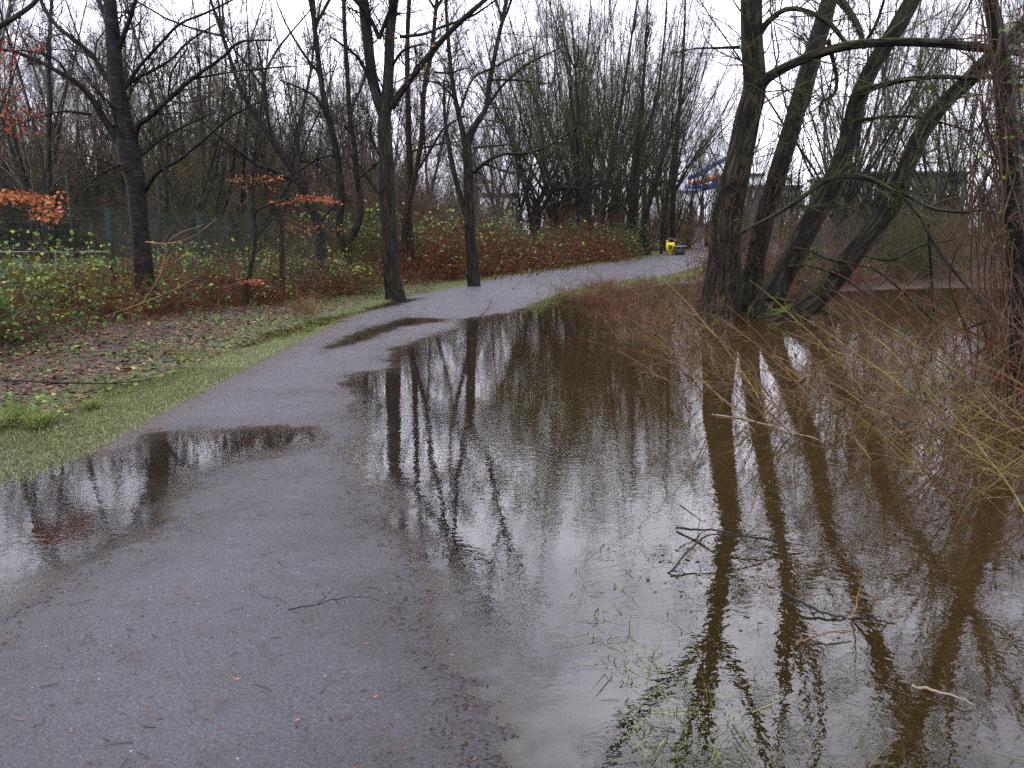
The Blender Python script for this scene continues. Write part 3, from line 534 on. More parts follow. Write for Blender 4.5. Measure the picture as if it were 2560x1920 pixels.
# ------------------------------------------------------------------ background woodland: prototypes, then copies
def forest_proto(kind,seed):
    rg=np.random.default_rng(seed); root=bpy.data.objects.new('woodland_tree',None); scene.collection.objects.link(root); root['local']=1
    tr=MB(); tb=MB(); z=np.array([0,0,1.])
    if kind=='tall':   ns,Hh,r0,k1,an,up=rg.integers(2,4),15,.11,30,(.35,.85),.09
    elif kind=='fan':  ns,Hh,r0,k1,an,up=12,15.5,.07,18,(.2,.5),.12
    elif kind=='wild': ns,Hh,r0,k1,an,up=rg.integers(3,5),11,.10,22,(.5,1.1),.05
    else:              ns,Hh,r0,k1,an,up=26,4.2,.022,8,(.3,.9),.02
    sp_={'tall':.12,'fan':.38,'wild':.35,'shrub':.6}[kind]
    o=rg.normal(size=(ns,3))*(.12 if kind!='shrub' else .5); o[:,2]=-.15
    d=np.tile(z,(ns,1))+sp_*rg.normal(size=(ns,3))*np.array([1,1,.1])
    S,SR=grow(rg,o,d,Hh*rg.uniform(.75,1.15,ns),np.full(ns,r0)*rg.uniform(.6,1.1,ns),14,.06 if kind!='shrub' else .0,.06 if kind!='shrub' else .13,.12)
    if kind=='fan':
        t1=grow(rg,np.array([[0,0,-.2]]),np.array([[0,0,1.]]),np.array([3.2]),np.array([.36]),6,0,.02,.7); tr.tubes(*t1,10); S=S+np.array([0,0,2.6])
    tr.tubes(S,SR,8 if kind!='shrub' else 4)
    a,ra=spawn(rg,S,SR,k1,.16,1,an[0],an[1],.30 if kind!='shrub' else .45,.42,up,.14,8,.006 if kind!='shrub' else .004,4); ra=ra*np.minimum(1,.022/ra[:,:1]); tb.tubes(a,ra,4)
    b_,rb=spawn(rg,a,ra,5,.12,1,.3,.9,.55,.55,up,.14,5,.0042); tb.tubes(b_,rb,3)
    kk=4 if kind!='shrub' else 3
    c_,rc=spawn(rg,b_,rb,kk,.1,1,.3,.9,.65,.7,up,.14,4,.0038 if kind!='shrub' else .003); tb.tubes(c_,rc,3)
    d_,rd=spawn(rg,c_,rc,3 if kind!='shrub' else 2,.1,1,.3,.9,.7,.8,up,.14,3,.0032 if kind!='shrub' else .0025); tb.tubes(d_,rd,3)
    return root,tr,tb
protos={}
def mkproto(kind,seed,bk,tw,name,label,cat,group):
    root,tr,tb=forest_proto(kind,seed); root.name=name; tag(root,label,cat,group)
    tr.build('trunk' if kind!='shrub' else 'stems',bk,root,True); tb.build('crown' if kind!='shrub' else 'twigs',tw,root); return root
gF='bare woodland trees beyond the fence and path'
tall=[mkproto('tall',100+i,[M['oak'],M['grey']][i%2],[M['twgrey'],M['twbrown'],M['twgrey']][i%3],'woodland_tree','bare tall woodland tree beyond the mesh fence','tree',gF) for i in range(4)]
wild=[mkproto('wild',120+i,M['cherry'],[M['twbrown'],M['twgrey'],M['twgreen']][i%3],'woodland_tree','bare tall woodland tree beyond the mesh fence','tree',gF) for i in range(3)]
fan=[mkproto('fan',140+i,M['grey'],M['twgreen' if i else 'twgrey'],'fan_crowned_tree','bare tree with fan of upright boughs beyond the path bend','tree','fan shaped trees beyond the path bend') for i in range(2)]
shr=[mkproto('shrub',160+i,[M['twbrown'],M['twtan'],M['twgreen'],M['twgrey']][i],[M['twbrown'],M['twbrown'],M['twgreen'],M['twgrey']][i],'thicket_bush','leafless tangled bush in the thicket behind the mesh fence','bush','leafless thicket bushes') for i in range(4)]
used=set()
def place(pr,x,y,s,label=None,group=None,sz=None,name=None):
    if pr.name not in used: o=pr; used.add(pr.name)
    else: o=copy_tree(pr)
    o.location=(x,y,float(hfun(np.array([x]),np.array([y]))[0])-.05); o.rotation_euler=(rng.normal(0,.03),rng.normal(0,.03),rng.uniform(0,6.28)); o.scale=(s,s,s*(sz or 1))
    if label:o['label']=label
    if group:o['group']=group
    if name:o.name=name
    return o
# left wood beyond the fence
def wood(n,x0,x1,y0,y1,prs,s0,s1,label,group,seed,ok=lambda x,y:True,name=None):
    rg=np.random.default_rng(seed); k=0; pts=[]; it=0
    while k<n and it<6000:
        it+=1; x,y=rg.uniform(x0,x1),rg.uniform(y0,y1)
        if not ok(x,y) or any((x-a)**2+(y-b)**2<(.036*y)**2 for a,b in pts): continue
        pts.append((x,y)); k+=1; place(prs[rg.integers(len(prs))],x,y,rg.uniform(s0,s1),label,group,rg.uniform(.9,1.1),name)
inwedge=lambda x,y:-.80*y<x<.80*y
wood(95,-38,-2.5,27,62,tall+wild,.7,1.05,'bare woodland tree standing beyond the green mesh fence',gF,1,lambda x,y:inwedge(x,y) and x<-.085*y-(8 if y<38 else 1.5))
wood(60,-60,0,62,105,tall+fan,.8,1.2,'far bare tree filling the wood beyond the fence','distant trees of the left wood',2,lambda x,y:inwedge(x,y) and x<-.0*y)
for i,(px,D,s,pr) in enumerate([(1400,56,1.15,fan[0]),(1455,47,1.1,fan[1]),(1545,62,1.3,fan[0]),(1340,62,1.25,fan[1]),(1610,70,1.3,fan[1]),(1500,53,.9,fan[1]),(1430,75,1.2,fan[0]),(1250,58,.9,fan[0]),(1580,54,.8,fan[0]),(1380,46,.8,fan[1]),(1530,75,1.3,fan[1]),(1300,80,1.3,fan[0]),(1660,72,1.1,fan[0]),(1722,62,.6,fan[1]),(1768,66,.62,fan[0]),(1805,60,.55,fan[1]),(1860,70,.8,fan[0]),(1750,90,.9,fan[1])]):
    p=P(px,600,D); place(pr,p[0],D,s)
wood(22,0,12,50,88,tall+wild,.65,.95,'slim bare tree in the group beyond the path bend','slim trees beyond the path bend',3,lambda x,y:.03*y<x<.20*y)
wood(6,-9,-3.5,17,26,[shr[0],shr[3],shr[2]],.32,.6,'slender leafless shrub growing between the fence and the path side trees','slender shrubs before the fence',18,lambda x,y:fen0(y)+.4<x<edge0(y)-.7 and -.62*y<x)
# right: behind the lake
wood(26,8,34,27,52,wild+fan,.5,.85,'bare tree on the far bank behind the willow','trees on the far lake bank',4,lambda x,y:.30*y<x<.72*y)
wood(34,18,75,52,100,wild+tall,.5,.75,'distant bare tree beyond the far lake bank','distant trees beyond the lake',5,lambda x,y:.30*y<x<.75*y)
# thickets
wood(120,-36,-3,29,46,shr,.8,1.25,'leafless tangled bush in the thicket behind the mesh fence','thicket bushes behind the fence',6,lambda x,y:-.78*y<x<-.12*y and y>35 and (x>-.3*y or y>39))
wood(5,-14,-5,24,30,[shr[0],shr[3]],.45,.7,'small leafless bush close behind the mesh fence','small bushes behind the fence',16,lambda x,y:-.5*y<x<-.19*y and x<-9.6+.22*(y-18))
wood(60,-38,2,40,70,[shr[0],shr[3]],1.0,1.4,'tall brown leafless bush deep in the left wood','deep wood bushes',7,lambda x,y:-.7*y<x<-.03*y)
wood(30,6,27,23.5,32,[shr[2],shr[1],shr[3]],.42,.66,'olive green tangled bush on the far lake bank','bushes on the far lake bank',8,lambda x,y:.30*y<x<.80*y)
wood(30,8,42,32,50,[shr[3],shr[0],shr[2]],.6,.85,'grey brown leafless bush behind the far lake bank','bushes behind the far lake bank',9,lambda x,y:.27*y<x<.80*y and not .29*y<x<.37*y)
wood(14,8,22,52,66,[shr[0],shr[1]],.6,1.0,'low brown leafless bush beyond the concrete bench','bushes beyond the bench',10,lambda x,y:.15*y<x<.32*y)
wood(10,4,9,50,62,[shr[0],shr[3]],.5,.8,'low leafless bush left of the yellow bin','bushes left of the bin',12,lambda x,y:.02*y<x<.16*y)
# ------------------------------------------------------------------ brambles and leafy bushes (near side of fence)
def bramble_proto(seed,nst,hgt,spread,tw,lm,nl,lsz,name,label,cat,group):
    rg=np.random.default_rng(seed); root=bpy.data.objects.new(name,None); scene.collection.objects.link(root); root['local']=1; tag(root,label,cat,group)
    o=rg.normal(size=(nst,3))*np.array([spread,spread,0]); d=rg.normal(size=(nst,3))*.55; d[:,2]=1
    S,SR=grow(rg,o,d,hgt*rg.uniform(.5,1.5,nst),np.full(nst,.005)*rg.uniform(.6,1.4,nst),9,-.13,.16,.4)
    mb=MB(); mb.tubes(S,SR,3); a,ra=spawn(rg,S,SR,4,.2,1,.4,1.2,.4,.7,-.06,.2,5,.0025); mb.tubes(a,ra,3); mb.build('stems',tw,root)
    if nl:
        A=a.reshape(-1,3); A=A[A[:,2]>.03]; C=A[rg.integers(0,len(A),nl)]+rg.normal(0,.03,(nl,3)); mb=MB(); leaves(mb,C,lsz,rg,.5,.75,.15); mb.build('leaves',lm,root)
    return root
br=[bramble_proto(200+i,90,.75,.42,M['twred'],M['bramble'],[70,130,30][i],.055,'bramble_bush','rusty stemmed bramble with a few green leaves','bramble','brambles under the trees') for i in range(3)]
dry=[bramble_proto(210+i,60,.85,.45,M['twgrey'] if i else M['twred'],M['bramble'],45,.05,'dry_undergrowth_bush','dry brown stemmed undergrowth bush','undergrowth','dry undergrowth clumps') for i in range(2)]
lv=[bramble_proto(220+i,60,1.1,.5,[M['twdark'],M['twred']][i],[M['ivy'],M['bramble']][i],[1500,420][i],.07,'evergreen_bush','leafy evergreen bush by the path','bush','leafy bushes by the path') for i in range(2)]
sap=[bramble_proto(230+i,5,1.2,.12,M['twtan'],M['bramble'],95,.085,'leafy_sapling','young shrub with large green leaves turning yellow','shrub','young leafy shrubs under the left trees') for i in range(3)]
def scatter(prs,pts,lab,grp,s0=.8,s1=1.3):
    for x,y in pts: place(prs[rng.integers(len(prs))],x,y,rng.uniform(s0,s1),lab,grp)
def along(n,y0,y1,xl,xr):
    out=[]
    for i in range(n):
        y=rng.uniform(y0,y1); out.append((xl(y)+(xr(y)-xl(y))*rng.uniform(),y))
    return out
edgeL=lambda y:np.interp(y,[5,12,16,19,22.5,27,31,38,44],[-7.5,-6.6,-5.4,-4.2,-3.0,-1.6,.6,4.4,7.])  # where the brush starts
fen=lambda y:np.interp(y,[8,17.1,29,45],[-10.6,-8.9,-6.4,-3])
scatter(br,along(80,16,31,lambda y:edgeL(y)-3.2,lambda y:edgeL(y)-.1),'rusty stemmed bramble bush under the trees near the path','brambles under the trees',.6,1.25)
scatter(dry,along(120,9,23,lambda y:max(fen(y)-.5,-.78*y),lambda y:edgeL(y)-.2),'dry brown stemmed undergrowth in front of the fence','dry undergrowth clumps',.45,1.15)
scatter(sap,along(64,9.5,21,lambda y:max(fen(y),-.68*y),lambda y:edgeL(y)),'young shrub with large green and yellow leaves before the fence','young leafy shrubs',.6,1.1)
scatter(br,along(60,26,40,lambda y:edgeL(y)-4.2,lambda y:edgeL(y)-.2),'reddish bramble bush below the path side trees','path side brambles',1.3,2.6)
scatter([lv[0]],along(38,33,46,lambda y:edgeL(y)-5,lambda y:edgeL(y)-.2),'dark green evergreen bush at the path bend','evergreen bushes at the bend',.9,1.6)
scatter([lv[1]],along(16,26,34,lambda y:edgeL(y)-5.,lambda y:edgeL(y)-1.6),'yellowish green leafy bush over the brambles','leafy bushes over the brambles',1.5,2.2)
scatter([lv[1]],along(26,10,22,lambda y:max(fen(y)-.4,-.68*y),lambda y:edgeL(y)-.3),'small green leafy bush among dry stems before the fence','small leafy bushes before the fence',.6,1.1)
scatter(dry,along(44,21,32,lambda y:.27*y,lambda y:.42*y),'tan dry undergrowth on the land behind the willow','dry undergrowth behind the willow',.9,1.5)
# reddish weeds standing in the water left of the willow
wd=[bramble_proto(240+i,36,.85,.40,[M['twred'],M['twtan'],M['twbrown']][i],M['bramble'],3,.03,'drowned_weed_clump','thin rusty weeds standing in the flood water left of the willow','weeds','drowned weed clumps left of the willow') for i in range(3)]
pts=[]
for _ in range(900):
    x,y=rng.uniform(.8,5.2),rng.uniform(9.5,24)
    if sdp([(1.2,18.5),(2.6,22.5),(5.2,25.2),(6,20),(3.6,15.5),(3.1,12),(2.6,9.5),(1.9,9.8),(2.0,13)],np.array([x]),np.array([y]))[0]>0: pts.append((x,y))
scatter(wd,pts[:74],'thin rusty weeds standing in the flood water left of the willow','drowned weed clumps left of the willow',.45,.85)
# ------------------------------------------------------------------ tall weed stalks and sticks in the water, right foreground
def stalk_proto(seed,Ln,col,nd_):
    rg=np.random.default_rng(seed); root=bpy.data.objects.new('weed_stalk',None); scene.collection.objects.link(root); root['local']=1
    tag(root,'arching weed stalk with black withered leaves rising from the water','weed','arching weed stalks in the water')
    S,SR=grow(rg,np.array([[0,0,-.1]]),np.array([[-.75,.1,.95]]),np.array([Ln]),np.array([.0052]),16,-.035,.05,.35)
    mb=MB(); mb.tubes(S,SR,5); a,ra=spawn(rg,S,SR,11,.2,.98,.5,1.1,.28,.6,-.01,.13,8,.0022); mb.tubes(a,ra,3); b_,rb=spawn(rg,a,ra,3,.3,1,.4,1.,.5,.8,0,.15,5,.0016); mb.tubes(b_,rb,3); mb.build('stem',col,root)
    A=a[:,3:].reshape(-1,3); C=A[rg.integers(0,len(A),nd_)]; mb=MB(); leaves(mb,C,.055,rg,0,.28,2.2); mb.build('leaves',M['deadleaf'],root)
    return root
stk=[stalk_proto(300+i,[1.5,1.2,1.7,1.0,1.35,1.6][i],[M['twyel'],M['twtan'],M['twred'],M['twtan'],M['twbrown'],M['twbrown']][i],[7,5,9,4,8,6][i]) for i in range(6)]
rg=np.random.default_rng(55); k=0
while k<200:
    x,y=rg.uniform(1.4,6.2),rg.uniform(3.2,8.6)
    if sdp([(2.5,3.3),(2.35,4.2),(1.9,6),(1.6,8.2),(2.2,10.5),(6.5,10.5),(6.5,3.3)],np.array([x]),np.array([y]))[0]<0 or x>.74*y+.6: continue
    if x<.36*y+.5 and rg.uniform()<.35: continue
    o=place(stk[rg.integers(6)],x,y,rg.uniform(.6,1.2)); o.location.z=-.02; o.rotation_euler=(rg.normal(0,.15),rg.normal(0,.12),rg.normal(0,.55)+(0 if rg.uniform()<.85 else 2.5)); k+=1
def stick(pts,r0,mt,label,name='fallen_branch',side=6,group=None,cat='branch'):
    q=smooth_line(pts,22); b0=q[0]; mb=MB(); rg=np.random.default_rng(int(abs(q[0,0]*1000))+int(abs(q[-1,1])*77)); q=q+np.cumsum(rg.normal(0,.003,q.shape),0)
    r0*=.62; mb.tubes(q,np.linspace(r0,r0*.4,22),6); a,ra=spawn(rg,q[None],np.linspace(r0,r0*.45,22)[None],side,.2,1,.4,1.1,.28,.5,.02,.12,7,.002); mb.tubes(a,ra,4)
    o=mb.build(name,mt); return tag(o,label,cat,group)
def gz(x,y,z=.01): a=G(x,y,z); return (a[0],a[1],z)
stick([gz(1690,1320),gz(1800,1335,.05),gz(1900,1355,.04),gz(2000,1367)],.010,M['twdark'],'dark forked stick curving above the water below the weeds')
stick([gz(1680,1430),gz(1740,1360,.08),gz(1790,1338,.1),gz(1900,1352,.06),gz(1990,1362)],.009,M['twdark'],'bent dark stick arching to a point over the water')
stick([gz(1955,1480,.03),gz(2010,1510,.03),gz(2080,1535,.02),gz(2135,1548)],.012,M['twdark'],'short dark branch with stubs floating in the lower water')
stick([gz(2135,1548),gz(2165,1538,.05),gz(2190,1546,.04),gz(2230,1555)],.009,M['twdark'],'small curled dark stick next to the stubby branch')
stick([gz(1990,1612),gz(2040,1600),gz(2150,1590)],.010,M['twbrown'],'brown stick half sunk beneath the stubby branch',side=2)
stick([gz(2275,1713,.0),gz(2340,1730,.01),gz(2430,1760)],.010,M['pale'],'pale reed stem floating near the bottom right',side=0)
stick([gz(1780,1035),gz(1860,1045),gz(1950,1070),gz(2050,1105)],.013,M['pale'],'pale bleached branch lying on the water among weeds',side=2)
stick([gz(2130,1545),gz(2150,1450,.15),gz(2172,1380,.30)],.006,M['twtan'],'pale upright reed stem poking from the water',side=0)
stick([gz(1700,1265,.12),gz(1740,1300,.05),gz(1760,1312)],.006,M['twdark'],'tiny dark twig slanting into the water left of the weeds',side=0)
stick([gz(720,1522,.03),gz(800,1512,.035),gz(880,1502,.03),gz(960,1505,.03)],.0045,M['twdark'],'thin dark twig lying across the grey path',side=3)
stick([gz(1190,800),gz(1215,775,.03),gz(1230,740,.1)],.012,M['twdark'],'dark twig lying at the rim of the far dry patch',side=5)
# branches lying on the left bank
stick([P(30,870,11.5),P(130,840,12),P(270,790,12.3),P(400,740,12),P(480,700,11.6)],.035,M['twtan'],'long tan fallen branch slanting up from the left bank')
stick([P(340,780,12.2),P(400,690,12.2),P(430,600,12.2),P(520,565,11.8)],.022,M['twtan'],'upright tan branch leaning in front of the dark left tree')
stick([P(365,604,12.4),P(420,606,12.2),P(480,590,12),P(540,545,12)],.022,M['twtan'],'short bare tan branch jutting across the fence')
stick([gz(0,948,.1),gz(150,958,.1),gz(300,955,.08),gz(370,945,.08)],.018,M['twdark'],'straight dark branch lying flat on the grassy bank',side=2)
stick([P(0,850,12),P(100,815,12),P(180,785,12)],.02,M['twtan'],'pale fallen branch at the far left of the bank')
stick([gz(330,873,.12),gz(500,877,.1),gz(640,880,.06)],.012,M['twbrown'],'thin brown branch lying beside the flooded grass',side=2)
stick([P(240,860,12.3),P(245,770,12.4),P(258,720,12.5)],.022,M['twgreen'],'crooked greenish stem rising from the leaf litter')
stick([gz(1225,726,.05),gz(1290,722,.08),gz(1320,719,.06)],.04,M['twdark'],'weathered branch lying on the verge by the plum tree',side=3)
# ------------------------------------------------------------------ grass, litter and twigs on the ground
def stuff(o,label,cat): return tag(o,label,cat,None,'stuff')
rg=np.random.default_rng(91)
C=ground_pts(rg,90000,-16,-2.2,6,34,lambda X,Y:(sdp(BANK,X,Y)>.25)&(X>-.74*Y),.012,1.4)
mb=MB(); leaves(mb,C[:46000],.075,rg,.85,.6); stuff(mb.build('leaf_litter',M['litter'],attr=False),'wet brown fallen leaves covering the left bank','leaf litter')
C=ground_pts(rg,40000,-14,-2.2,6,30,lambda X,Y:(sdp(BANK,X,Y)>.2)&(X>-.74*Y)&(vnoise(X*1.7,Y*1.7,88)>.45),.03,1.4)
mb=MB(); leaves(mb,C[:9000],.055,rg,.7,.7); stuff(mb.build('ground_ivy',M['bramble'],attr=False),'small green and yellowing leaves creeping over the left bank','ground cover')
C=ground_pts(rg,26000,-3.1,-.1,1.8,30,lambda X,Y:(sdp(PSTRIP,X,Y)>0)&(rg.uniform(size=X.shape)<np.exp(-np.abs(sdp(PSTRIP,X,Y))/.5)+.09),.008,1.2)
mb=MB(); leaves(mb,C,.019,rg,.9,.4); stuff(mb.build('path_litter',M['litter'],attr=False),'dark leaf scraps and bits strewn over the path','leaf scraps')
mb=MB(); n=500; X=rg.uniform(-2.9,.1,n); Y=1.8+14*rg.uniform(0,1,n)**1.6; a=rg.uniform(0,3.14,n); ln=rg.uniform(.02,.09,n)
q=np.stack([np.stack([X+ln*np.cos(a)*(k-.5),Y+ln*np.sin(a)*(k-.5),0*X],1) for k in (0,.5,1)],1)+rg.normal(0,.003,(n,3,3)); q[:,:,2]=(hfun(X,Y)+.008)[:,None]
mb.tubes(q,np.full((n,3),.0014),3); stuff(mb.build('twig_scraps',M['twbrown'],attr=False),'tiny broken twigs scattered on the wet path','twigs')
def gr(X,Y):
    p=sdp(PSTRIP,X,Y); b=sdp(BANK,X,Y); h=hfun(X,Y)
    v=np.exp(-((p+.30)/.26)**2)*(X<1.2)*np.where((Y<6.3)&(X<-2),.45,1.)
    v2=((b>-.25)&(b<3.4))*np.clip(1-b/3.4,0,1)*(vnoise(X*1.5,Y*1.5,31)>.40)*.8
    return (rg.uniform(size=X.shape)<np.maximum(v,v2))&(h>-.035)&(p<.03)&(X>-.74*Y)
C=ground_pts(rg,420000,-9,1.5,4.2,46,gr,0,1.5); print('grass',len(C))
mb=MB(); sc_=(C[:,1]/10)[:,None]
k=rg.permutation(len(C))[:130000]; blades(mb,C[k],.050,.0028,rg,.7); stuff(mb.build('verge_grass',M['grass'],attr=False),'bright short grass along the left path edge and bank','grass')
vr=gp([(1340,745),(1500,705),(1700,672),(1770,672),(1775,696),(1600,716),(1450,738),(1370,752)])
vr2=gp([(1150,770),(1230,758),(1330,738),(1500,722),(1500,732),(1340,752),(1240,775),(1160,785)])
C=np.vstack([ground_pts(rg,90000,0,12,18,46,lambda X,Y:(sdp(vr,X,Y)>0)&(sdp(PSTRIP,X,Y)<0),0),ground_pts(rg,60000,-2,5,16,27,lambda X,Y:(sdp(vr2,X,Y)>0)&(rg.uniform(size=X.shape)<.5)&(sdp(PSTRIP,X,Y)<0),0)])
C[:,2]=np.maximum(C[:,2],-.02); mb=MB(); blades(mb,C,.09,.007,rg,.6); stuff(mb.build('verge_grass',M['grass'],attr=False),'pale green grass strip right of the far path','grass')
# drowned grass: patchy, mostly below the surface
C=ground_pts(rg,300000,-.2,7,1.6,20,lambda X,Y:(sdp(PSTRIP,X,Y)<.1)&(vnoise(X*1.4,Y*1.4,41)*.6+vnoise(X*5,Y*5,42)*.4>.45)&(X<.72*Y+.5)&(hfun(X,Y)<0),0,1.6); C[:,2]=np.maximum(C[:,2],-.065)
k=rg.permutation(len(C))[:120000]; mb=MB(); blades(mb,C[k],.085,.0028,rg,1.4); stuff(mb.build('drowned_grass',M['wetgrass'],attr=False),'matted drowned grass showing through the shallow flood','grass')
C=ground_pts(rg,260000,-.3,4.5,1.6,8,lambda X,Y:(vnoise(X*1.1+3,Y*1.1,51)*.5+vnoise(X*3.5,Y*3.5,52)*.3+vnoise(X*11,Y*11,53)*.2>.505)&(X<.72*Y+.4)&(hfun(X,Y)<-.004)&(sdp(PSTRIP,X,Y)<.35),0,1.2)
C[:,2]=rg.uniform(-.03,-.004,len(C)); k=rg.permutation(len(C))[:26000]; mb=MB(); blades(mb,C[k],.033,.0020,rg,2.2); stuff(mb.build('emergent_grass',M['wetgrass'],attr=False),'patches of limp grass reaching the water surface near the path','grass')
C=ground_pts(rg,160000,-6.5,-2.9,3.2,9,lambda X,Y:(sdp(PSTRIP,X,Y)<0)&(sdp(BANK,X,Y)<.3)&(X>-.72*Y-.3),0)
k=rg.permutation(len(C))[:42000]; mb=MB(); blades(mb,C[k],.045,.0020,rg,1.2); stuff(mb.build('flooded_grass',M['wetgrass'],attr=False),'thin pale grass soaking in the shallow water on the left','grass')
C=ground_pts(rg,260000,-6.5,-2.6,4.5,13,lambda X,Y:(sdp(SOAK,X,Y)>-.05)&(rg.uniform(size=X.shape)<.35+.65*vnoise(X*2.2,Y*2.2,77)),0)
C[:,2]=np.maximum(C[:,2],-.02); k=rg.permutation(len(C))[:46000]; mb=MB(); blades(mb,C[k],.055,.0020,rg,1.2); stuff(mb.build('soaked_grass',M['soak'],attr=False),'pale soaked grass between the left bank and the puddle','grass')
C=ground_pts(rg,500000,-4,6,1.8,20,lambda X,Y:(np.abs(hfun(X,Y)+.001)<.0035)&(rg.uniform(size=X.shape)<.35),.006,1.5)
mb=MB(); leaves(mb,C[rg.permutation(len(C))[:5000]],.018,rg,.9,.4); stuff(mb.build('waterline_debris',M['deadleaf'],attr=False),'dark leaf crumbs washed up along the waterline','debris')
C=ground_pts(rg,9000,-1,7,2,22,lambda X,Y:(hfun(X,Y)<-.02)&(vnoise(X*.9,Y*.9,63)>.62),0,1.3); C[:,2]=.004
mb=MB(); leaves(mb,C,.03,rg,.97,.5); stuff(mb.build('floating_leaves',M['deadleaf'],attr=False),'small dark leaves floating on the brown water','leaves')
for (x,y,s_) in ((40,1045,1.),(100,1060,.8),(230,1020,.5),(-30,1070,.9)):
    a,b=G(x,y,.03); n=260; c=np.stack([a+rg.normal(0,.05*s_,n),b+rg.normal(0,.05*s_,n),np.full(n,.02)],1); mb=MB(); blades(mb,c,.24*s_,.003,rg,.8)
    tag(mb.build('grass_tussock',M['grass'],attr=False),'lush green grass tussock at the left bank edge','grass tussock','grass tussocks at the left bank')
a,b=G(770,792,.05); n=160; c=np.stack([a+rg.normal(0,.12,n),b+rg.normal(0,.12,n),np.full(n,.08)],1); mb=MB(); blades(mb,c,.5,.004,rg,.45); tag(mb.build('dead_grass_clump',M['twtan'],attr=False),'upright straw coloured dead grass clump before the brambles','grass clump')
# ------------------------------------------------------------------ fences
def fence(name,label,pts,zt,post_r,bar,mesh,mt,zb=None):
    root=empty(name,(pts[0][0],pts[0][1],.2),label,'fence')
    for i,(x,y) in enumerate(pts):
        z0=float(hfun(np.array([x]),np.array([y]))[0]); mb=MB(); mb.box((x,y,(z0-.2+zt)/2),(post_r*2,post_r*2,zt-z0+.2),math.atan2(pts[1][0]-pts[0][0],pts[1][1]-pts[0][1])*-1); mb.box((x,y,zt+.006),(post_r*2.3,post_r*2.3,.02)); mb.build('post',mt,root)
        if i+1<len(pts):
            x2,y2=pts[i+1]; Ld=math.hypot(x2-x,y2-y); mb=MB(); z1=zt-.03; zb_=z0+.08
            if mesh=='rod':
                n=int(Ld/.05); tt=np.linspace(.02,.98,n); px,py=x+(x2-x)*tt,y+(y2-y)*tt
                q=np.stack([np.stack([px,py,np.full(n,zb_)],1),np.stack([px,py,np.full(n,z1)],1)],1); mb.tubes(q,np.full((n,2),.0042),3)
                for z in np.arange(zb_+.05,z1,.2): mb.tubes(np.array([[x,y,z],[x2,y2,z]]),np.array([.007,.007]),4)
            else:
                s=.09; n=int((Ld+(z1-zb_))/s); Hh=z1-zb_
                for sg in (1,-1):
                    for k in range(n):
                        u0=k*s-Hh; a0=max(u0,0); a1=min(u0+Hh,Ld)
                        if a1<=a0: continue
                        za,zc=(a0-u0),(a1-u0)
                        if sg<0: za,zc=Hh-za,Hh-zc
                        mb.tubes(np.array([[x+(x2-x)*a0/Ld,y+(y2-y)*a0/Ld,zb_+za],[x+(x2-x)*a1/Ld,y+(y2-y)*a1/Ld,zb_+zc]]),np.array([.0022,.0022]),3)
                for z in (zb_,.5*(zb_+z1),z1): mb.tubes(np.array([[x,y,z],[x2,y2,z]]),np.array([.006,.006]),4)
            mb.build('mesh_panel',mt,root)
fence('mesh_fence','dark green double rod mesh fence running along the left bank',[(-10.9,5.2),(-9.95,10.),(-9.2,13.9),(-8.31,16.42),(-8.05,20.5),(-7.2,24.0),(-6.15,26.2),(-5.1,30),(-4,34)],2.1,.04,None,'rod',M['fence'])
fence('chain_link_fence','tall thin chain link fence standing beyond the green mesh fence',[(-24,20),(-17.,22.5),(-13.4,24.2),(-11.3,25.6),(-9.4,28.5),(-8.4,32)],3.35,.035,None,'chain',M['fence'])
# low rail in the clearing beyond the fence
mb=MB(); mb.tubes(np.array([[-19,26,.95],[-13.6,27,.95]]),np.array([.03,.03]),6)
for k in range(4): mb.tubes(np.array([[-19+1.8*k,26+.333*k,.1],[-19+1.8*k,26+.333*k,.95]]),np.array([.03,.03]),6)
tag(mb.build('barrier_rail',plain('pale_rail',(.22,.24,.26),.5),attr=False),'pale horizontal rail in the clearing beyond the left fence','rail')
# ------------------------------------------------------------------ bin and bench
yel=plain('yellow_paint',(.72,.50,.02),.4,0,.12,12); gre=plain('dark_green_print',(.02,.10,.05),.4); gry=plain('grey_painted_steel',(.16,.18,.17),.45); con=plain('wet_concrete',(.16,.16,.15),.55,0,.35,9); cdk=plain('dark_concrete',(.035,.035,.032),.6,0,.3,9)
zb=float(hfun(np.array([8.9]),np.array([43.9]))[0])
bx_=P(1674,650,43.9)[0]; root=empty('litter_bin',(bx_,43.9,zb),'yellow litter bin with dark green emblem and grey hood beside the bench','bin')
mb=MB(); mb.box((bx_,43.9,zb+.42),(.43,.38,.52)); mb.box((bx_,43.9,zb+.14),(.36,.32,.05)); mb.box((bx_-.17,43.9,zb+.74),(.08,.36,.12)); mb.build('body',yel,root,attr=False)
mb=MB(); mb.box((bx_+.02,43.9,zb+.86),(.50,.42,.03)); mb.box((bx_+.21,43.9,zb+.77),(.08,.40,.15)); mb.box((bx_+.02,44.06,zb+.77),(.30,.03,.15)); mb.build('hood',gry,root,attr=False)
for sx in (-.15,.15): mb=MB(); mb.box((bx_+sx,43.9,zb+.06),(.05,.05,.16)); mb.build('leg',cdk,root,attr=False)
an=np.linspace(0,2*math.pi,24,endpoint=False); rr_=.12*(1+.18*np.sin(3*an+.5)); c0=np.array([bx_-.03,43.9-.193,zb+.43])
mb=MB(); V=np.array([[c0[0]+r_*math.cos(a_)*1.0,c0[1],c0[2]+r_*math.sin(a_)*1.15] for a_,r_ in zip(an,rr_)]+[list(c0)]); V2=V-np.array([0,.004,0]); mb.add(np.vstack([V,V2]),[[i,(i+1)%24,25+(i+1)%24,25+i] for i in range(24)]+[[25+i,25+(i+1)%24,49,49] for i in range(24)])
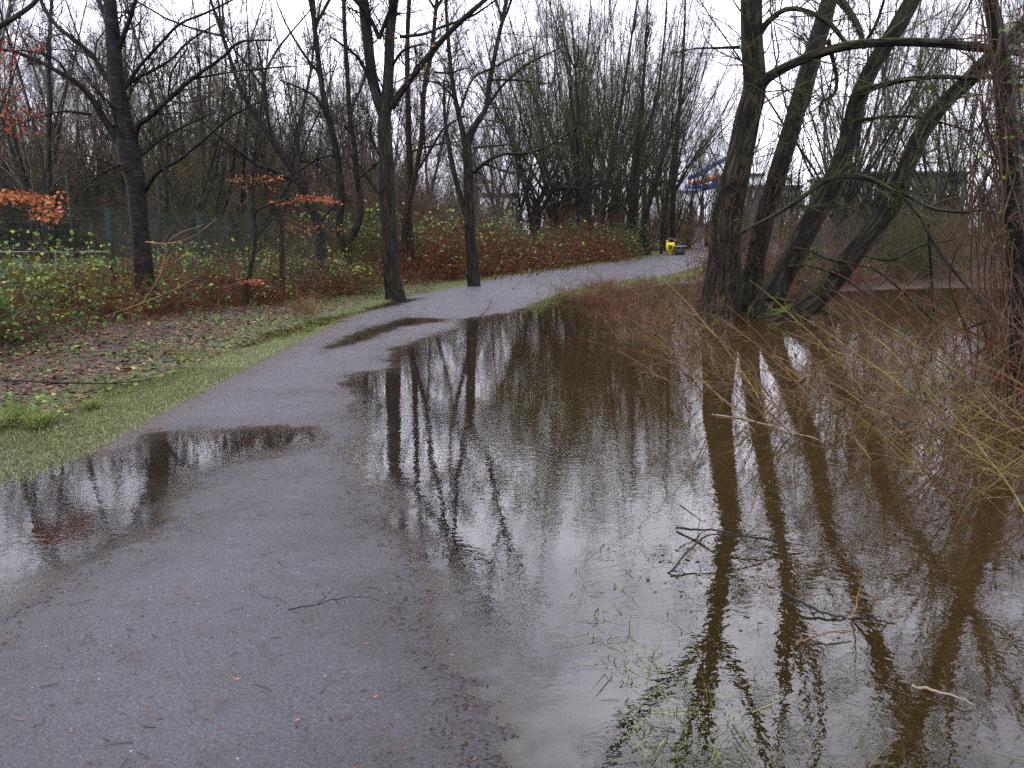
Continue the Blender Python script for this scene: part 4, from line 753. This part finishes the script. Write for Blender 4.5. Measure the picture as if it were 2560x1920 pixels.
mb.box(c0+np.array([-.02,0,-.15]),(.03,.006,.09)); mb.build('emblem',gre,root,attr=False)
bb=P(1698,650,43.8)[0]; root=empty('concrete_bench',(bb,43.8,zb),'low dark concrete bench standing right next to the yellow bin','bench')
mb=MB(); mb.box((bb+.02,43.8,zb+.46),(.66,1.5,.07),-.25); mb.build('seat',con,root,attr=False)
for sy in (-.6,.6): mb=MB(); mb.box((bb+.02+sy*.25,43.8+sy,zb+.2),(.56,.16,.44),-.25); mb.build('leg',cdk,root,attr=False)
# ------------------------------------------------------------------ buildings and slide far behind
white=plain('white_render',(.72,.72,.74),.6,0,.06); brick=plain('red_brick',(.22,.085,.05),.8,0,.25,6); slate=plain('grey_roof',(.09,.09,.10),.6); glass=plain('dark_window_glass',(.03,.04,.05),.1); blue=plain('blue_gloss',(.02,.07,.34),.25,0,.15,1); oran=plain('orange_gloss',(.62,.15,.06),.25,0,.1,1); sky_b=plain('pale_blue_gloss',(.10,.25,.62),.25,0,.15)
def building(name,label,px0,px1,pyt,pyb,D,dep,wall,rows,cols,roof=True,wf=.5):
    a=P(px0,pyb,D); b=P(px1,pyt,D); x0,x1=a[0],b[0]; zt=b[2]; z0=min(a[2],hfun(np.array([x0]),np.array([D]))[0])-.3; cx=(x0+x1)/2; wd_=x1-x0
    root=empty(name,(cx,D,z0),label,'building')
    mb=MB(); mb.box((cx,D+dep/2,(z0+zt)/2),(wd_,dep,zt-z0)); mb.build('wall',wall,root,attr=False)
    mb=MB(); mb.box((cx,D+dep/2,zt+.15),(wd_+.6,dep+.6,.3)); mb.build('roof',slate if roof else white,root,attr=False)
    hh=(zt-z0)/max(rows,1)
    for r_ in range(rows):
        for c_ in range(cols):
            wx=x0+wd_*(c_+.5)/cols; wz=z0+hh*(r_+.55); mb=MB(); ww,wh=wd_/cols*wf,hh*.45
            mb.box((wx,D-.02,wz),(ww,.08,wh)); w_=mb.build('window',glass,root,attr=False)
            mb=MB(); mb.box((wx,D-.07,wz-wh/2-.05),(ww+.2,.14,.08)); mb.box((wx,D-.065,wz),(.07,.06,wh)); mb.build('frame',white,w_,attr=False); 
            f=w_.children[0]; f.location=(0,0,0)
    return root
building('white_hall','long white flat roofed hall glimpsed between trees beyond the path bend',1560,1690,455,600,95,14,white,2,7)
building('brick_house','low red brick house glimpsed behind the hawthorn and brambles',1370,1440,520,600,85,9,brick,2,3)
building('white_house','pale house seen in gaps left of the plum tree limb',1215,1290,490,600,80,8,white,2,3)
building('white_pool_building','white block with blank wall seen between the willow trunks',1828,1905,440,560,92,10,white,1,1,True,.2)
building('grey_glass_building','grey building with windows right of the white block',1868,2000,470,560,88,3,plain('grey_render',(.20,.21,.22),.6),2,6,True,.7)
building('brick_tower','narrow brown tower rising behind the first willow trunk',1849,1868,385,500,104,4,plain('brown_cladding',(.14,.11,.09),.7),3,1)
building('flat_roof_building','dark low flat roofed building behind the far lake bushes',2130,2420,436,560,80,12,plain('dark_cladding',(.07,.075,.08),.6),1,9)
building('white_shed','pale low building behind the olive bushes between leaning trunks',1930,2080,520,560,75,4,white,1,4)
root=empty('water_slide',(22,99,0),'blue and orange tube water slide behind the first willow trunk','water slide')
def tube_part(pts,r,mt,nm,D=99): 
    q=smooth_line([P(x,y,D+d) for x,y,d in pts],30); mb=MB(); mb.tubes(q,np.full(30,r),14,cap=True); mb.build(nm,mt,root,True,attr=False)
tube_part([(1718,468,1),(1730,472,0),(1755,470,-1),(1790,462,0),(1820,450,2)],.40,blue,'blue_tube')
tube_part([(1720,459,2.2),(1740,458,2),(1770,450,1),(1800,440,2),(1820,436,4)],.30,oran,'orange_tube')
tube_part([(1722,446,4),(1740,438,4),(1760,428,3.5),(1785,412,3),(1815,396,3)],.28,blue,'upper_tube')
tube_part([(1742,437,3.2),(1762,427,2.8),(1776,418,2.6)],.36,sky_b,'pale_tube_section')
for x in (1735,1768,1800):
    a=P(x,440,100); mb=MB(); mb.box((a[0],102,a[2]/2),(.18,.18,a[2]+.6)); mb.build('support_post',M['oldsteel'],root,attr=False)
building('white_pool_wing','small white annex directly below the water slide',1690,1745,479,500,97,6,white,1,3,False)
# far woodland edge closing the horizon
def hedge(n,x0,x1,y0,y1,hgt,seed):
    rg=np.random.default_rng(seed); o=np.stack([rg.uniform(x0,x1,n),rg.uniform(y0,y1,n),np.zeros(n)],1); d=rg.normal(size=(n,3))*.22; d[:,2]=1
    S,SR=grow(rg,o,d,hgt*rg.uniform(.6,1.2,n),np.full(n,.07),7,.05,.06,.2); mb=MB(); mb.tubes(S,SR,3); a,ra=spawn(rg,S,SR,14,.1,1,.3,.8,.35,.35,.08,.12,4,.014); mb.tubes(a,ra,3); b_,rb=spawn(rg,a,ra,4,.1,1,.3,.8,.6,.6,.08,.12,3,.010); mb.tubes(b_,rb,3); return mb
stuff(hedge(420,-150,0,106,150,11,5).build('distant_woods',M['twgrey'],attr=False),'hazy mass of far bare woods beyond the left fence','woods')
stuff(hedge(300,26,150,101,140,8,6).build('distant_woods',M['twgrey'],attr=False),'hazy mass of far bare woods beyond the lake','woods')
stuff(hedge(160,-4,28,112,150,10,7).build('distant_woods',M['twgrey'],attr=False),'hazy mass of far bare woods beyond the path bend','woods')
bpy.context.view_layer.update()
print('objects',len(scene.objects))
